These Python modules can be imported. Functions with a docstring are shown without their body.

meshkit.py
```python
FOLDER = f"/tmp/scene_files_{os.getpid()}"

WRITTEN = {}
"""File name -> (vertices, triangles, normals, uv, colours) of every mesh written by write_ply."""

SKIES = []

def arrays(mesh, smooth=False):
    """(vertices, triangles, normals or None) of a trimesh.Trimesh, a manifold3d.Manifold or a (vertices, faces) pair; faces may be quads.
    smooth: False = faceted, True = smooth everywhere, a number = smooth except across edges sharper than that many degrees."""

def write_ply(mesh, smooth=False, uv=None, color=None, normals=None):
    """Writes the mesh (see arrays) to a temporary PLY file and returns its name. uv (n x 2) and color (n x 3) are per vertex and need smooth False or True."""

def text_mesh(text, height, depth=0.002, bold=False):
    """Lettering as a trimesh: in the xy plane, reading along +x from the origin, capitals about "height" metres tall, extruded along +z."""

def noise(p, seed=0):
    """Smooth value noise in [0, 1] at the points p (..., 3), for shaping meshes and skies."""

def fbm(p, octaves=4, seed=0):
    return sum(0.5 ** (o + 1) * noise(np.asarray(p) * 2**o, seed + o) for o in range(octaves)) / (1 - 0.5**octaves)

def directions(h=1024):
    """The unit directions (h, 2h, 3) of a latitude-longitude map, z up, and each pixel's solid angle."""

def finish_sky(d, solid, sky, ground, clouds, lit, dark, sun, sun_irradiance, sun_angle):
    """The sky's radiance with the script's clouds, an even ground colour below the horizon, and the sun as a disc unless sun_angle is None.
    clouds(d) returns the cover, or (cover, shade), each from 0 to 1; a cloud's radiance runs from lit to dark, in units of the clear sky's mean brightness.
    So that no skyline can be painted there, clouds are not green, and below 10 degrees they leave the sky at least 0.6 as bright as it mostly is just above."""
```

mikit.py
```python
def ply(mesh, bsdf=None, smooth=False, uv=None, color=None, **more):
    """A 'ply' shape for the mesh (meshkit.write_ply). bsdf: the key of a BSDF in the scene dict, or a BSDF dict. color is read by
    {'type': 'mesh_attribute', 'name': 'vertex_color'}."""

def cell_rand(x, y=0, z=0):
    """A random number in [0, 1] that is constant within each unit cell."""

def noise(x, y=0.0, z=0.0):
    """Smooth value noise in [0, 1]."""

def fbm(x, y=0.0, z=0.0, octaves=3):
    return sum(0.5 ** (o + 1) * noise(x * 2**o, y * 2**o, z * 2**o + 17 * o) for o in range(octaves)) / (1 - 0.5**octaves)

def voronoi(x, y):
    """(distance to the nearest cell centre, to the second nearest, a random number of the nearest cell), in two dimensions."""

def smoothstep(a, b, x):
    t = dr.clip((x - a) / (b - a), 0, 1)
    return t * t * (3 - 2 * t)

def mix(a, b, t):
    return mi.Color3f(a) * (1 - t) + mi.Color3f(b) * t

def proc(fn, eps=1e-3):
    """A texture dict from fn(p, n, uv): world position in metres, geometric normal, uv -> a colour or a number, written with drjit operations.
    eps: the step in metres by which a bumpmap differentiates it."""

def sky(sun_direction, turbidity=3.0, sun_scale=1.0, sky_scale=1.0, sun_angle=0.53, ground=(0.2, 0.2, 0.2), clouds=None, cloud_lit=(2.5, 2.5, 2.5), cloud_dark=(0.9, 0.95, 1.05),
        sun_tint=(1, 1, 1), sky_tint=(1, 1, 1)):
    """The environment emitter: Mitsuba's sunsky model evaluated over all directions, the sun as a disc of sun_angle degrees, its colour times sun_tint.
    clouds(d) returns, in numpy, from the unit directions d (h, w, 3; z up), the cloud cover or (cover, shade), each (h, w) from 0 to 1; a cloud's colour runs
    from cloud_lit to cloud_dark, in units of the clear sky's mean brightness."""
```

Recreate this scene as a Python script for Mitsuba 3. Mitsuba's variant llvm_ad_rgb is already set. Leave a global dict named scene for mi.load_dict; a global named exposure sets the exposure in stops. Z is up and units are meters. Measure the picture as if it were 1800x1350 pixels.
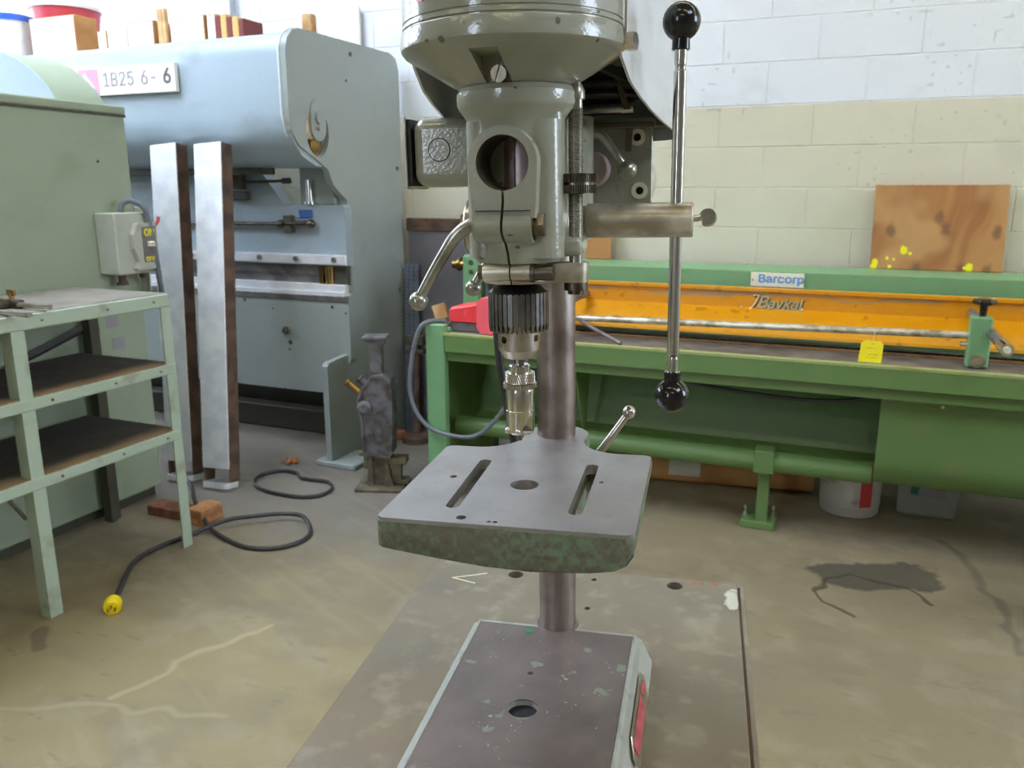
import math, random
import numpy as np, trimesh, mitsuba as mi, drjit as dr
import manifold3d as m3
import mikit, meshkit
from mikit import proc, noise, fbm, smoothstep, mix, cell_rand
from shapely.geometry import Polygon, Point, LineString, box as sbox
from shapely.ops import unary_union
T4 = mi.ScalarTransform4f
MF, CS = m3.Manifold, m3.CrossSection
rng = random.Random(7)
scene, labels = {}, {}

# ------------------------------------------------------------------ camera
# world = shop frame: x along the back wall, y towards the back wall, z up; the camera stands at the origin, 1.5 m up
PITCH, HEAD = math.radians(13.37), math.radians(22.85)
fw = np.array([-math.sin(HEAD) * math.cos(PITCH), math.cos(HEAD) * math.cos(PITCH), -math.sin(PITCH)])
scene['camera'] = {'type': 'thinlens', 'fov': math.degrees(2 * math.atan(900 / 1440)), 'fov_axis': 'x',
    'to_world': T4().look_at(origin=[0, 0, 1.5], target=[float(a) for a in np.array([0, 0, 1.5]) + fw], up=[0, 0, 1]),
    'aperture_radius': 0.0011, 'focus_distance': 0.92, 'near_clip': 0.02, 'far_clip': 200.0}
# ------------------------------------------------------------------ sky, lamps, exposure
scene['sky'] = mikit.sky((0.3, -0.5, 0.8), turbidity=3.0, sun_scale=0.0, sky_scale=74.0, ground=(0.3, 0.3, 0.3), clouds=lambda d: np.ones(d.shape[:2]), cloud_lit=(0.86, 1.0, 1.22))   # an even overcast sky
LAMP = (10.5, 9.3, 6.4)
exposure = 0.6

# ------------------------------------------------------------------ helpers
def lin(r, g, b):
    f = lambda c: c / 12.92 if c <= 0.04045 else ((c + 0.055) / 1.055) ** 2.4
    return [f(r / 255), f(g / 255), f(b / 255)]

def mat(key, color, rough=0.5, metal=0.0, spec=0.5, coat=0.0, bump=None, bscale=0.001, eps=1e-3):
    c = proc(color) if callable(color) else {'type': 'rgb', 'value': list(color)}
    r = proc(rough) if callable(rough) else float(rough)
    b = {'type': 'principled', 'base_color': c, 'roughness': r, 'metallic': float(metal), 'specular': float(spec)}
    if coat:
        b['clearcoat'] = float(coat); b['clearcoat_gloss'] = 0.97
    if bump is not None:
        b = {'type': 'bumpmap', 'arbitrary': proc(bump, eps), 'scale': float(bscale), 'bsdf': b}
    scene['finish_of_' + key] = {'type': 'twosided', 'bsdf': b}
    return key

def tm(x):
    if hasattr(x, 'to_mesh'):
        q = x.to_mesh()
        return trimesh.Trimesh(np.array(q.vert_properties[:, :3], float), np.array(q.tri_verts), process=False)
    return x

used = {}
def key_for(base):
    n = used.get(base, 0); used[base] = n + 1
    return base if n == 0 else f'{base}_{n:03d}'

def put(name, mesh, material, smooth=30, frame=None, parent=None, label=None, category=None, group=None, kind=None):
    key = key_for((parent + '__' if parent else '') + name)
    me = tm(mesh).copy()
    if frame is not None: me.apply_transform(frame)
    scene[key] = mikit.ply(me, 'finish_of_' + material, smooth=smooth)
    tag(key, label, category, group, kind)
    return key

def tag(key, label=None, category=None, group=None, kind=None):
    d = {k: v for k, v in (('label', label), ('category', category), ('group', group), ('kind', kind)) if v}
    if d: labels[key] = d
    return key

def thing(name, label, category, group=None, kind=None):
    return tag(key_for(name), label, category, group, kind)

def bx(x0, x1, y0, y1, z0, z1, b=0.0):
    if x0 > x1: x0, x1 = x1, x0
    if y0 > y1: y0, y1 = y1, y0
    if z0 > z1: z0, z1 = z1, z0
    if b <= 0:
        return MF.cube([x1 - x0, y1 - y0, z1 - z0]).translate([x0, y0, z0])
    b = min(b, (x1 - x0) * .45, (y1 - y0) * .45, (z1 - z0) * .45)
    p = []
    for x, sx in ((x0, 1), (x1, -1)):
        for y, sy in ((y0, 1), (y1, -1)):
            for z, sz in ((z0, 1), (z1, -1)):
                p += [[x, y + sy * b, z + sz * b], [x + sx * b, y, z + sz * b], [x + sx * b, y + sy * b, z]]
    return MF.hull_points(np.array(p))

def rbx(x0, x1, y0, y1, z0, z1, r, n=16):
    s = MF.sphere(r, n)
    return MF.batch_hull([s.translate([x, y, z]) for x in (x0 + r, x1 - r) for y in (y0 + r, y1 - r) for z in (z0 + r, z1 - r)])

def align(axis, origin=(0, 0, 0)):
    z = np.asarray(axis, float); z = z / np.linalg.norm(z)
    x = np.cross([0, 0, 1.0] if abs(z[2]) < .95 else [0, 1.0, 0], z); x /= np.linalg.norm(x)
    y = np.cross(z, x)
    A = np.eye(4); A[:3, 0], A[:3, 1], A[:3, 2], A[:3, 3] = x, y, z, origin
    return A

def xf(mf, A): return mf.transform(np.asarray(A)[:3, :])

def cyl(p0, p1, r0, r1=None, n=32):
    p0, p1 = np.asarray(p0, float), np.asarray(p1, float)
    return xf(MF.cylinder(float(np.linalg.norm(p1 - p0)), r0, r0 if r1 is None else r1, n), align(p1 - p0, p0))

def lathe(prof, origin=(0, 0, 0), axis=(0, 0, 1), n=48):
    """prof: (r, z) points of a closed outline with r >= 0."""
    c = CS([np.array(prof, float)])
    if c.area() < 1e-12: c = CS([np.array(prof[::-1], float)])
    return xf(c.revolve(n), align(axis, origin))

def cs(poly):
    polys = []
    for g in getattr(poly, 'geoms', [poly]):
        polys.append(np.array(g.exterior.coords)[:-1]); polys += [np.array(i.coords)[:-1] for i in g.interiors]
    return CS(polys, m3.FillRule.EvenOdd)

def ext(poly, h, A=None):
    """Extrude a shapely polygon or point list by h along +z, then by frame A (4x4)."""
    c = cs(poly) if hasattr(poly, 'geom_type') else cs(Polygon(poly))
    e = c.extrude(h)
    return e if A is None else xf(e, A)

def plane_xz(y):   # polygon (x, z) extruded towards -y from y
    A = np.eye(4); A[:3, 0], A[:3, 1], A[:3, 2], A[:3, 3] = (1, 0, 0), (0, 0, 1), (0, -1, 0), (0, y, 0)
    return A

def plane_yz(x):   # polygon (y, z) extruded towards +x from x
    A = np.eye(4); A[:3, 0], A[:3, 1], A[:3, 2], A[:3, 3] = (0, 1, 0), (0, 0, 1), (1, 0, 0), (x, 0, 0)
    return A

def ball(c, r, n=32): return MF.sphere(r, n).translate([float(a) for a in c])

def smooth_path(pts, per=8, closed=False):
    p = np.asarray(pts, float); n = len(p); out = []
    for i in range(n if closed else n - 1):
        a, b = (p[(i - 1) % n], p[(i + 2) % n]) if closed else (p[max(i - 1, 0)], p[min(i + 2, n - 1)])
        p0, p1 = p[i], p[(i + 1) % n]
        for t in np.arange(per) / per:
            out.append(.5 * ((2 * p0) + (p1 - a) * t + (2 * a - 5 * p0 + 4 * p1 - b) * t * t + (3 * p0 - a - 3 * p1 + b) * t ** 3))
    if not closed: out.append(p[-1])
    return np.array(out)

def tube(pts, r, n=10, per=8, smooth=True, closed=False, flat=None):
    """A round (or, with flat=(a, b), oval) cord along the points; r may be one radius per given point."""
    p = smooth_path(pts, per, closed) if smooth else np.asarray(pts, float)
    m = len(p)
    rr = np.full(m, r) if np.isscalar(r) else np.interp(np.linspace(0, 1, m), np.linspace(0, 1, len(r)), r)
    t = (np.roll(p, -1, 0) - np.roll(p, 1, 0)) if closed else np.gradient(p, axis=0)
    t /= np.linalg.norm(t, axis=1, keepdims=True) + 1e-12
    u = np.cross(t[0], [0, 0, 1.0] if abs(t[0][2]) < .9 else [1.0, 0, 0]); u /= np.linalg.norm(u)
    U = [u]
    for i in range(1, m):
        u = U[-1] - t[i] * (U[-1] @ t[i]); U.append(u / np.linalg.norm(u))
    U = np.array(U); W = np.cross(t, U)
    if flat is not None: U, W = np.cross(t, [0, 0, 1.0]), np.tile([0, 0, 1.0], (m, 1))
    a, b = flat or (1, 1)
    ang = np.arange(n) * 2 * np.pi / n
    v = p[:, None] + rr[:, None, None] * (a * np.cos(ang)[None, :, None] * U[:, None] + b * np.sin(ang)[None, :, None] * W[:, None])
    v = v.reshape(-1, 3); f = []
    for i in range(m if closed else m - 1):
        for j in range(n):
            q, w = i * n, ((i + 1) % m) * n
            f += [[q + j, q + (j + 1) % n, w + (j + 1) % n], [q + j, w + (j + 1) % n, w + j]]
    if not closed:
        v = np.vstack([v, p[0], p[-1]])
        for j in range(n):
            f += [[m * n, (j + 1) % n, j], [m * n + 1, (m - 1) * n + j, (m - 1) * n + (j + 1) % n]]
    me = trimesh.Trimesh(v, np.array(f), process=False)
    if me.volume < 0: me.invert()
    return me

def cat(*ms): return trimesh.util.concatenate([tm(m) for m in ms])
def add(*ms):
    ms = [m for x in ms for m in (x if isinstance(x, list) else [x])]
    return MF.batch_boolean(ms, m3.OpType.Add)
def hexnut(c, axis, r, h): return xf(MF.cylinder(h, r, r, 6), align(axis, c))
def rrect(x0, x1, y0, y1, r): return sbox(x0 + r, y0 + r, x1 - r, y1 - r).buffer(r, quad_segs=6)
def text_on(s, h, A, depth=0.0015, bold=False, slant=0.0, sx=1.0):
    t = meshkit.text_mesh(s, h, depth, bold)
    S = np.eye(4); S[0, 0] = sx; S[0, 1] = slant
    t.apply_transform(S); t.apply_transform(A)
    return t
def face_frame(origin, right, up):
    r, u = np.asarray(right, float), np.asarray(up, float); r /= np.linalg.norm(r); u /= np.linalg.norm(u)
    A = np.eye(4); A[:3, 0], A[:3, 1], A[:3, 2], A[:3, 3] = r, u, np.cross(r, u), origin
    return A

# ------------------------------------------------------------------ materials
def speck(p, s, lo, hi): return smoothstep(lo, hi, fbm(p.x * s, p.y * s, p.z * s, 4))
def painted(c, v=0.12, s=5.0, dirt=None, amount=0.35, ds=9.0):
    c = lin(*c); d = lin(*dirt) if dirt else [x * .6 for x in c]
    def fn(p, n, uv):
        k = 1 + v * (fbm(p.x * s, p.y * s, p.z * s, 3) - .5)
        return mix(mi.Color3f(c) * k, d, amount * speck(p, ds, .56, .8))
    return fn

def seg_dist(x, y, a, b):
    dx, dy = b[0] - a[0], b[1] - a[1]
    t = dr.clip(((x - a[0]) * dx + (y - a[1]) * dy) / (dx * dx + dy * dy), 0, 1)
    return dr.sqrt(dr.square(x - a[0] - t * dx) + dr.square(y - a[1] - t * dy))
def poly_dist(x, y, pts):
    d = seg_dist(x, y, pts[0], pts[1])
    for a, b in zip(pts[1:-1], pts[2:]): d = dr.minimum(d, seg_dist(x, y, a, b))
    return d

def floor_color(p, n, uv):
    w = fbm(p.x * .9, p.y * .9, 3.0, 4); f = fbm(p.x * 9, p.y * 9, 1.0, 5); g = fbm(p.x * 3 + 9, p.y * 6, 2.0, 5)
    c = mix(mix(lin(114, 104, 86), lin(132, 120, 94), smoothstep(.3, .7, w)), mix(lin(120, 109, 81), lin(139, 126, 91), smoothstep(.3, .7, w)), smoothstep(2.7, 1.7, p.y + .5 * (w - .5)))
    c = mix(c, lin(108, 98, 84), .4 * smoothstep(.45, .8, g))
    c = mix(c, lin(148, 138, 114), .35 * smoothstep(.48, .78, f))
    c = mix(c, mix(lin(122, 116, 107), lin(103, 98, 92), g), .85 * smoothstep(2.55, 3.05, p.y + .35 * (f - .5) + .2 * (w - .5)) * smoothstep(-.6, -1.5, p.x))
    wx, wy = p.x + .05 * (noise(p.x * 14, p.y * 14) - .5), p.y + .05 * (noise(p.x * 14 + 5, p.y * 14) - .5)
    # trowel and scrape marks
    st = smoothstep(.6, .8, noise((p.x * .5 + p.y) * 30, (p.x - .5 * p.y) * 3.2)) * smoothstep(.5, .66, noise(p.x * 2.2, p.y * 2.2, 4))
    c = mix(c, lin(172, 160, 126), .07 * st)
    c = mix(c, lin(112, 102, 84), .35 * smoothstep(.76, .84, fbm(p.x * 12, p.y * 30, 5, 3)))
    # damp stain in front of the shear and its curled rim
    sx, sy = (wx - .17) * .94 + (wy - 3.33) * .34, -(wx - .17) * .34 + (wy - 3.33) * .94
    rag = .09 * (fbm(p.x * 30, p.y * 30, 0, 4) - .5)
    e = dr.sqrt(dr.square(dr.square(sx / .25)) + dr.square(dr.square(sy / .115))) + rag * 6
    c = mix(c, lin(70, 66, 58), .8 * smoothstep(1.2, .85, e))
    rim = [(.36, 3.17), (.27, 3.25), (.17, 3.27), (.08, 3.29), (-.0, 3.22), (-.05, 3.1), (.0, 3.02), (.1, 2.95)]
    c = mix(c, lin(62, 58, 50), .75 * smoothstep(.013, .004, poly_dist(wx, wy, rim)))
    crack = [(.43, 3.78), (.52, 3.66), (.55, 3.45), (.6, 3.2), (.6, 3.05), (.62, 2.9)]
    c = mix(c, lin(84, 78, 68), .5 * smoothstep(.03, .004, poly_dist(wx, wy, crack)))
    scr = [(-1.98, 1.55), (-1.93, 1.75), (-1.85, 2.0), (-1.8, 2.1)]
    c = mix(c, lin(172, 162, 128), .4 * smoothstep(.02, .003, poly_dist(wx, wy, scr)))
    scr2 = [(-2.3, 1.35), (-2.0, 1.5), (-1.6, 1.62)]
    c = mix(c, lin(172, 162, 128), .25 * smoothstep(.02, .003, poly_dist(wx, wy, scr2)))
    foot = seg_dist(wx, wy, (-2.52, 1.72), (-2.44, 1.66))
    c = mix(c, lin(92, 84, 68), .6 * smoothstep(.04, .02, foot))
    return c
mat('floor_concrete', floor_color, rough=lambda p, n, uv: .34 + .3 * fbm(p.x * 4, p.y * 4, 0, 3), spec=.5)

def wall_color(p, n, uv):
    f = fbm(p.x * 6, p.z * 6, 0, 4); g = fbm(p.x * 2, p.z * 2, 3, 3)
    lo = mix(lin(210, 205, 184), lin(202, 196, 172), g); hi = mix(lin(226, 229, 232), lin(216, 221, 226), g)
    c = mix(lo, hi, smoothstep(1.905, 1.92, p.z + .01 * (f - .5)))
    sm = smoothstep(.68, .82, fbm(p.x * 3.2 + 4, p.z * 4.1, 1, 4))
    c = mix(c, lin(160, 158, 150), .14 * sm)
    dot = .5 * smoothstep(.87, .92, noise(p.x * 34, p.z * 40, 2)) * smoothstep(.55, .7, noise(p.x * 3, p.z * 3, 7))
    return mix(c, lin(120, 116, 108), .45 * dot)
mat('block_paint', wall_color, rough=.55, bump=lambda p, n, uv: fbm(p.x * 90, p.z * 90, p.y * 90, 3), bscale=.0012, eps=2e-3)
mat('shop_paint', lin(150, 146, 136), rough=.8)
mat('ceiling_paint', lin(150, 146, 136), rough=.8)
mat('outside_ground', lin(150, 146, 138), rough=.9)

def hammer(p, n, uv): return fbm(p.x * 330, p.y * 330, p.z * 330, 2)
def drill_color(p, n, uv):
    c = mi.Color3f(lin(140, 141, 124)) * (1 + .12 * (fbm(p.x * 30, p.y * 30, p.z * 30, 3) - .5))
    chip = smoothstep(.79, .82, fbm(p.x * 85, p.y * 85, p.z * 85, 3))
    return mix(c, lin(52, 64, 52), .8 * chip)
mat('drill_paint', drill_color, rough=.17, spec=.6, coat=.6, bump=hammer, bscale=.00018, eps=4e-4)
mat('guard_paint', painted((196, 199, 198), .06, 12), rough=.3)
mat('guard_inner', lin(92, 84, 72), rough=.6)
mat('black_gap', lin(12, 14, 14), rough=.6)
mat('black_plastic', lin(16, 16, 17), rough=.16, spec=.55)
mat('black_rubber', lin(48, 47, 47), rough=.5)
mat('grey_cable', lin(96, 100, 106), rough=.45)
def worn(c0, c1, s): 
    a, b = lin(*c0), lin(*c1)
    return lambda p, n, uv: mix(a, b, smoothstep(.3, .72, fbm(p.x * s, p.y * s, p.z * s, 4)))
mat('chrome', lin(214, 212, 206), rough=.12, metal=1)
mat('polished_steel', worn((205, 200, 190), (170, 160, 140), 25), rough=lambda p, n, uv: .2 + .16 * fbm(p.x * 40, p.y * 40, p.z * 40, 3), metal=1)
mat('hub_steel', worn((226, 221, 206), (158, 150, 128), 30), rough=lambda p, n, uv: .26 + .16 * fbm(p.x * 50, p.y * 50, p.z * 50, 3), metal=.72)
mat('lever_steel', worn((176, 174, 162), (132, 132, 118), 30), rough=.26, metal=.75)
mat('stub_pink', worn((186, 164, 162), (150, 132, 130), 30), rough=.35, metal=.4)
mat('dark_steel', worn((128, 120, 108), (84, 78, 68), 40), rough=.34, metal=1)
mat('chuck_steel', worn((146, 144, 143), (108, 106, 104), 40), rough=.28, metal=1)
mat('column_steel', worn((176, 164, 158), (126, 112, 104), 16), rough=lambda p, n, uv: .32 + .14 * fbm(p.x * 30, p.y * 30, p.z * 8, 3), metal=1)
def table_steel(p, n, uv):
    f = fbm(p.x * 30, p.y * 30, 0, 4)
    c = mix(lin(168, 164, 160), lin(150, 146, 142), f)
    return mix(c, lin(110, 102, 92), .14 * smoothstep(.62, .85, fbm(p.x * 90 + 3, p.y * 90, 1, 5)))
mat('table_steel', table_steel, rough=lambda p, n, uv: .36 + .14 * fbm(p.x * 40, p.y * 40, 0, 3), metal=.8)
def patina(p, n, uv):
    f = fbm(p.x * 230, p.y * 230, p.z * 150, 4); g = fbm(p.x * 22, p.y * 22, p.z * 22, 3)
    c = mix(lin(84, 82, 68), lin(112, 110, 94), f)
    return mix(c, lin(98, 130, 98), .6 * smoothstep(.44, .64, .62 * f + .38 * g))
mat('worn_green_cast', patina, rough=.5, spec=.5, bump=lambda p, n, uv: fbm(p.x * 160, p.y * 160, p.z * 160, 3), bscale=.0016, eps=8e-4)
def base_top(p, n, uv):
    f = fbm(p.x * 26, p.y * 26, 0, 4)
    c = mix(lin(118, 106, 98), lin(92, 82, 78), f)
    sp = smoothstep(.88, .92, noise(p.x * 420, p.y * 420)) * smoothstep(.7, .8, noise(p.x * 60, p.y * 60, 3))
    c = mix(c, lin(190, 186, 170), .5 * sp)
    return mix(c, lin(132, 150, 122), .5 * smoothstep(.72, .78, fbm(p.x * 40 + 7, p.y * 40, 2, 3)) * smoothstep(.02, .0, WV[0] * (p.x + .3345) + WV[1] * (p.y - .9542) + .05))
mat('base_steel', base_top, rough=.36, metal=.35, spec=.5)
mat('base_paint', painted((150, 152, 142), .2, 30, (96, 92, 84), .6, 30), rough=.42)
def work_top(p, n, uv):
    f = fbm(p.x * 12, p.y * 12, 0, 4); g = fbm(p.x * 4 + 5, p.y * 4, 1, 3)
    c = mix(lin(128, 119, 99), lin(108, 99, 83), f)
    c = mix(c, lin(122, 104, 78), .5 * smoothstep(.5, .72, g))
    c = mix(c, lin(160, 151, 128), .3 * smoothstep(.5, .85, fbm(p.x * 40, p.y * 40, 3, 5)))
    lx, ly = (p.x + .3345) * WU[0] + (p.y - .9542) * WU[1], (p.x + .3345) * WV[0] + (p.y - .9542) * WV[1]
    rg = .6 * fbm(p.x * 70, p.y * 70, 0, 3)
    red = smoothstep(.75, .6, dr.sqrt(dr.square((lx - .19) / .03) + dr.square((ly - .236) / .008)) * .5 + rg) 
    c = mix(c, lin(160, 66, 54), .7 * red * smoothstep(.42, .62, noise(p.x * 140, p.y * 140, 5)))
    pale = smoothstep(.75, .6, dr.sqrt(dr.square((lx - .236) / .014) + dr.square((ly - .195) / .045)) * .5 + rg)
    c = mix(c, lin(196, 196, 176), .8 * pale)
    chalk = poly_dist(lx, ly, [(-.155, .205), (-.205, .18), (-.165, .168)])
    c = mix(c, lin(214, 208, 170), .75 * smoothstep(.0022, .0012, chalk))
    return c
DHEAD = math.radians(13.1) - HEAD
WU, WV = (math.cos(DHEAD), -math.sin(DHEAD)), (math.sin(DHEAD), math.cos(DHEAD))
mat('work_steel', work_top, rough=.42, metal=.15, spec=.5)
mat('mint_paint', painted((166, 180, 160), .1, 6, (126, 118, 92), .5, 11), rough=.45)
mat('dirty_tread', lambda p, n, uv: mix(mix(lin(44, 41, 38), lin(64, 58, 49), fbm(p.x * 9, p.y * 9, p.z, 4)), mix(lin(150, 128, 96), lin(120, 100, 76), fbm(p.x * 20, p.y * 8, 1, 3)), smoothstep(-2.67, -2.575, p.x + .05 * (fbm(p.x * 12, p.y * 6, 2, 3) - .5))), rough=.8)   # bare worn strip along the front edge
mat('tread_edge', worn((140, 116, 82), (112, 94, 70), 12), rough=.7)
mat('grey_tread', worn((118, 112, 100), (100, 96, 86), 9), rough=.7)
mat('machine_paint', painted((144, 154, 130), .1, 4, (122, 134, 104), .4, 5), rough=.45)
mat('machine_dark', painted((62, 60, 46), .3, 12), rough=.6)
mat('box_paint', painted((170, 172, 158), .08, 10), rough=.5)
mat('brake_paint_lit', painted((160, 174, 182), .06, 3, (128, 134, 132), .3, 6), rough=.36)  # the side plates' paint made lighter and bluer, daylight put into the colour
mat('brake_pale', painted((146, 153, 148), .08, 4, (126, 130, 124), .3, 6), rough=.4)
mat('highlight_pale', lin(206, 214, 220), rough=.3)  # colour of the painted edge highlight
mat('sign_white', lin(232, 230, 222), rough=.5)
mat('sign_edge', lin(150, 138, 110), rough=.6)
mat('sign_pink', lin(214, 150, 168), rough=.5)
mat('sign_grey', lin(140, 136, 138), rough=.5)
mat('sign_dark', lin(84, 84, 86), rough=.5)
mat('bright_zinc', worn((238, 239, 241), (218, 220, 225), 12), rough=lambda p, n, uv: .42 + .15 * fbm(p.x * 14, p.y * 14, p.z * 14, 3), metal=.1)
mat('rusty_brown', worn((98, 74, 58), (66, 50, 42), 14), rough=.65)
mat('rusty_orange', worn((158, 98, 66), (120, 76, 56), 20), rough=.8)
mat('brass', worn((170, 140, 84), (120, 96, 56), 16), rough=.35, metal=1)
mat('dull_steel', worn((128, 122, 120), (96, 90, 88), 12), rough=.4, metal=.5)
mat('jack_iron', worn((108, 106, 110), (74, 70, 66), 22), rough=.6, metal=.3, bump=lambda p, n, uv: fbm(p.x * 90, p.y * 90, p.z * 90, 3), bscale=.002, eps=2e-3)
mat('jack_foot_iron', worn((104, 96, 74), (74, 66, 52), 16), rough=.7, metal=.15)
mat('shear_green', painted((92, 121, 68), .12, 5, (120, 122, 78), .3, 7), rough=.4)
mat('shear_mint', painted((108, 150, 106), .08, 5, (122, 142, 96), .3, 7), rough=.4)
mat('shear_edge', painted((142, 154, 96), .12, 9, (120, 116, 70), .5, 14), rough=.45)
def orange(p, n, uv):
    c = mi.Color3f(lin(200, 136, 4)) * (1 + .08 * (fbm(p.x * 4, p.y * 4, p.z * 4, 3) - .5))
    band = smoothstep(.024, .008, dr.abs(p.z - 1.03)) * smoothstep(.46, .6, fbm(p.x * 5, p.z * 60, 0, 4))
    c = mix(c, lin(150, 134, 104), .8 * band)
    return mix(c, lin(150, 92, 20), .5 * smoothstep(.66, .74, fbm(p.x * 22, p.y * 22, p.z * 22, 4)))
mat('shear_orange', orange, rough=.4)
mat('bed_steel', worn((128, 122, 114), (100, 96, 92), 10), rough=.42, metal=.4)
mat('blade_brown', worn((134, 98, 60), (100, 74, 48), 14), rough=.5, metal=.3)
mat('tag_yellow', lin(244, 226, 30), rough=.6)
mat('tag_ink', lin(176, 160, 40), rough=.7)
mat('label_cream', lin(222, 220, 200), rough=.6)
mat('logo_blue', lin(74, 140, 200), rough=.5)
mat('emblem_metal', lin(186, 182, 150), rough=.35, metal=.6)
mat('emblem_shadow', lin(60, 44, 24), rough=.7)
def ply_color(p, n, uv):
    g = fbm(p.x * 7 + 3 * fbm(p.x * 3, p.z * 2, 0, 3), p.z * 1.3, 0, 4)
    c = mix(lin(172, 122, 70), lin(146, 92, 48), smoothstep(.3, .7, g))
    c = mix(c, lin(186, 144, 92), .6 * smoothstep(.5, .7, fbm(p.x * 4, p.z * 4, 6, 3)))
    for kx, kz in ((.125, 1.31), (.36, 1.315), (.575, 1.305), (.33, 1.37), (.25, 1.13), (.44, 1.135), (.55, 1.13)):
        d = dr.sqrt(dr.square((p.x - kx) / .024) + dr.square((p.z - kz) / .034))
        c = mix(c, lin(104, 70, 48), .7 * smoothstep(1.25, .3, d + .5 * (noise(p.x * 60, p.z * 60) - .5)))
    for kx, kz, r in ((.19, 1.215, .018), (.063, 1.135, .016), (.068, 1.155, .014), (.12, 1.175, .008), (.15, 1.17, .006), (.22, 1.20, .007), (.135, 1.135, .008), (.475, 1.14, .017), (.455, 1.14, .007)):
        d = dr.sqrt(dr.square(p.x - kx) + dr.square((p.z - kz) * .8)) / r
        c = mix(c, lin(226, 214, 24), smoothstep(1.1, .8, d + .4 * (noise(p.x * 150, p.z * 150) - .5)))
    return c
mat('plywood', ply_color, rough=.7)
mat('raw_wood', worn((206, 170, 118), (168, 126, 78), 12), rough=.7)
mat('block_wood', worn((186, 132, 84), (146, 98, 60), 24), rough=.75)
mat('red_brown_wood', worn((128, 82, 56), (98, 62, 44), 24), rough=.8)
mat('cardboard', worn((190, 140, 84), (166, 116, 66), 5), rough=.75)
mat('dark_cardboard', worn((148, 100, 62), (120, 82, 52), 6), rough=.75)
mat('carton_white', lin(236, 233, 226), rough=.6)
mat('pail_white', painted((222, 218, 212), .06, 9, (160, 156, 150), .3, 18), rough=.4)
mat('dirty_pail', painted((196, 192, 186), .1, 9, (116, 108, 98), .7, 12), rough=.5)
mat('clear_tub', painted((150, 150, 142), .1, 9, (110, 106, 98), .5, 12), rough=.35)
mat('red_plastic', lin(226, 62, 66), rough=.35)
mat('pink_red_plastic', lin(232, 92, 104), rough=.4)
mat('red_pail', lin(190, 62, 70), rough=.4)
mat('blue_plastic', lin(48, 92, 190), rough=.4)
mat('plate_blue', lin(58, 92, 150), rough=.4)
mat('red_print', lin(186, 60, 60), rough=.5)
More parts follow.
